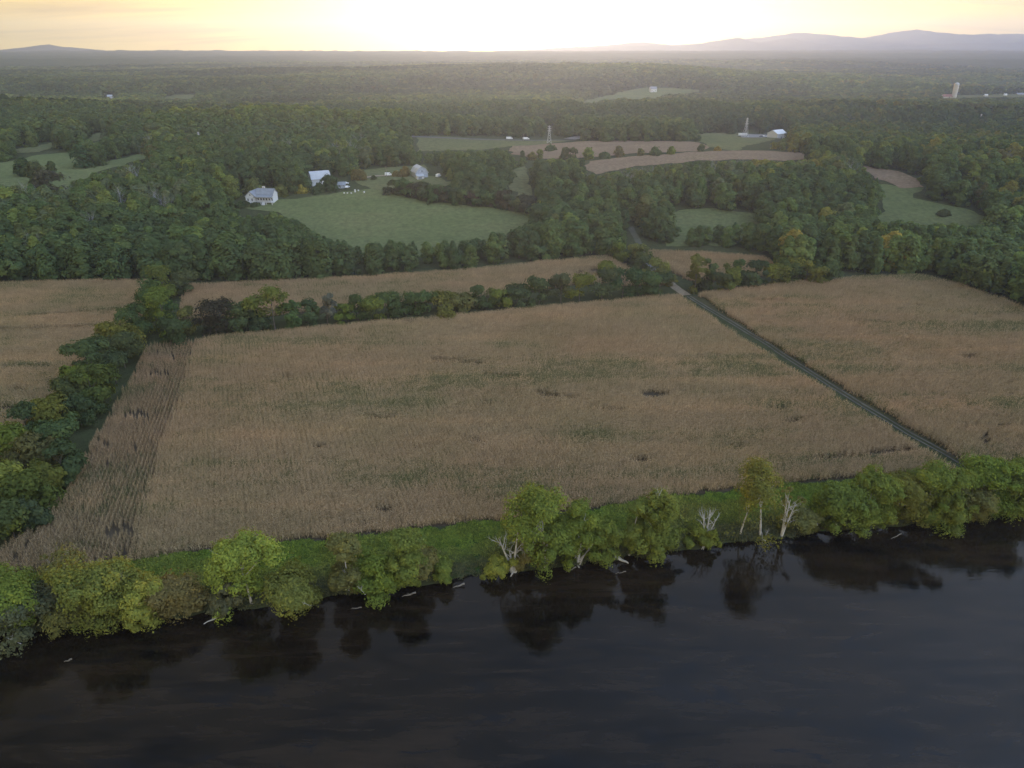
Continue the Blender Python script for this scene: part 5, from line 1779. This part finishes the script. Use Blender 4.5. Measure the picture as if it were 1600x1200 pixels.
trailer()
for i, (px, py, h) in enumerate(((538, 303, 0.9), (543, 303, 0.9), (549, 303, 0.8), (555, 301, 2.0), (560, 299, 0.9), (569, 302, 1.2))):
    x, y, z, k = seat(px, py)
    lab = ('small white box first from the left on the lawn below the outbuilding', 'small white box second from the left on the lawn below the outbuilding', 'lowest white box in the middle of the row below the outbuilding',
           'tall white box standing upright in the row below the outbuilding', 'white box just right of the tall upright white box', 'white box at the right end of the row on the pasture edge')[i]
    t = thing('white_box', lab, 'box', (x, y, z), R(8 * i), 'white boxes on the lawn below the outbuilding')
    MB().box(-0.45, 0.45, -0.45, 0.45, 0.15, h).build('body', WHITE, t, bevel=0.03)
    MB().box(-0.52, 0.52, -0.52, 0.52, h, h + 0.12).build('lid', PALE_METAL, t)
    MB().box(-0.4, 0.4, -0.4, 0.4, -0.1, 0.15).build('base', WOOD_POLE, t)


def pylon(px, pb, pt, label, rz=0.0):
    x, y = ground(px, pb)
    z = h1(x, y)
    H = z_at(y, pt) - z
    t = thing('lattice_tower', label, 'pylon', (x, y, z), rz, 'lattice power towers')
    mb = MB()
    r = 0.13
    bw, tw = H * 0.13, H * 0.022
    hw = lambda u: tw + (bw - tw) * (1 - u) ** 1.5
    lv = [0, 0.2, 0.36, 0.5, 0.62, 0.72, 0.81, 0.9, 1.0]
    for sx in (-1, 1):
        for sy in (-1, 1):
            mb.tube([(sx * hw(u), sy * hw(u), H * u) for u in lv], r, 4)
    for a, b in zip(lv[:-1], lv[1:]):
        for s in (-1, 1):
            mb.tube([(-hw(a), s * hw(a), H * a), (hw(b), s * hw(b), H * b)], r * .6, 3)
            mb.tube([(hw(a), s * hw(a), H * a), (-hw(b), s * hw(b), H * b)], r * .6, 3)
            mb.tube([(s * hw(a), -hw(a), H * a), (s * hw(b), hw(b), H * b)], r * .6, 3)
            mb.tube([(s * hw(a), hw(a), H * a), (s * hw(b), -hw(b), H * b)], r * .6, 3)
    mb.build('frame', STEEL, t)
    for u, L in ((0.70, 0.13), (0.82, 0.11), (0.93, 0.09)):
        am = MB()
        am.tube([(-H * L, 0, H * u), (0, 0, H * u + H * .018), (H * L, 0, H * u)], r * .9, 4)
        am.tube([(-H * L, 0, H * u), (H * L, 0, H * u)], r * .7, 4)
        arm = am.build('crossarm', STEEL, t)
        for s in (-1, 1):
            MB().lathe([(.06, H * u - 1.4), (.14, H * u - 1.2), (.06, H * u - .8), (.14, H * u - .5), (.05, H * u)], 8).build('insulator', DARK_GLASS, arm, (s * H * L * .95, 0, 0))


pylon(858, 224, 196, 'pale lattice power tower on the far cornfield edge')
pylon(1164, 215, 184, 'grey lattice power tower beside the far yard trailer', R(20))
pylon(314, 232, 206, 'lattice power tower rising from the woods at the left', R(-15))
pylon(1527, 204, 178, 'lattice power tower rising from the woods at the right', R(30))


def pole(px, pb, pt, label):
    x, y = ground(px, pb)
    z = h1(x, y)
    H = max(5.0, z_at(y, pt) - z)
    t = thing('utility_pole', label, 'pole', (x, y, z), 0.3, 'utility poles')
    MB().tube([(0, 0, -.3), (0, 0, H * .5), (0, 0, H)], [.19, .16, .12], 8).build('post', WOOD_POLE, t)
    MB().box(-1.2, 1.2, -0.07, 0.07, H * 0.93, H * 0.93 + .15).build('crossarm', WOOD_POLE, t)


pole(818, 221, 209, 'utility pole beside the far highway left of the lattice tower')
pole(945, 219, 202, 'utility pole before the far wood right of the gravel lot')
pole(1046, 219, 203, 'utility pole at the edge of the far wood behind the small trees')
pole(1230, 216, 201, 'pale utility pole right of the far white shed')
pole(411, 314, 294, 'pole standing behind the white farmhouse roof')
pole(604, 277, 260, 'thin pole on the lane meadow between the barns')
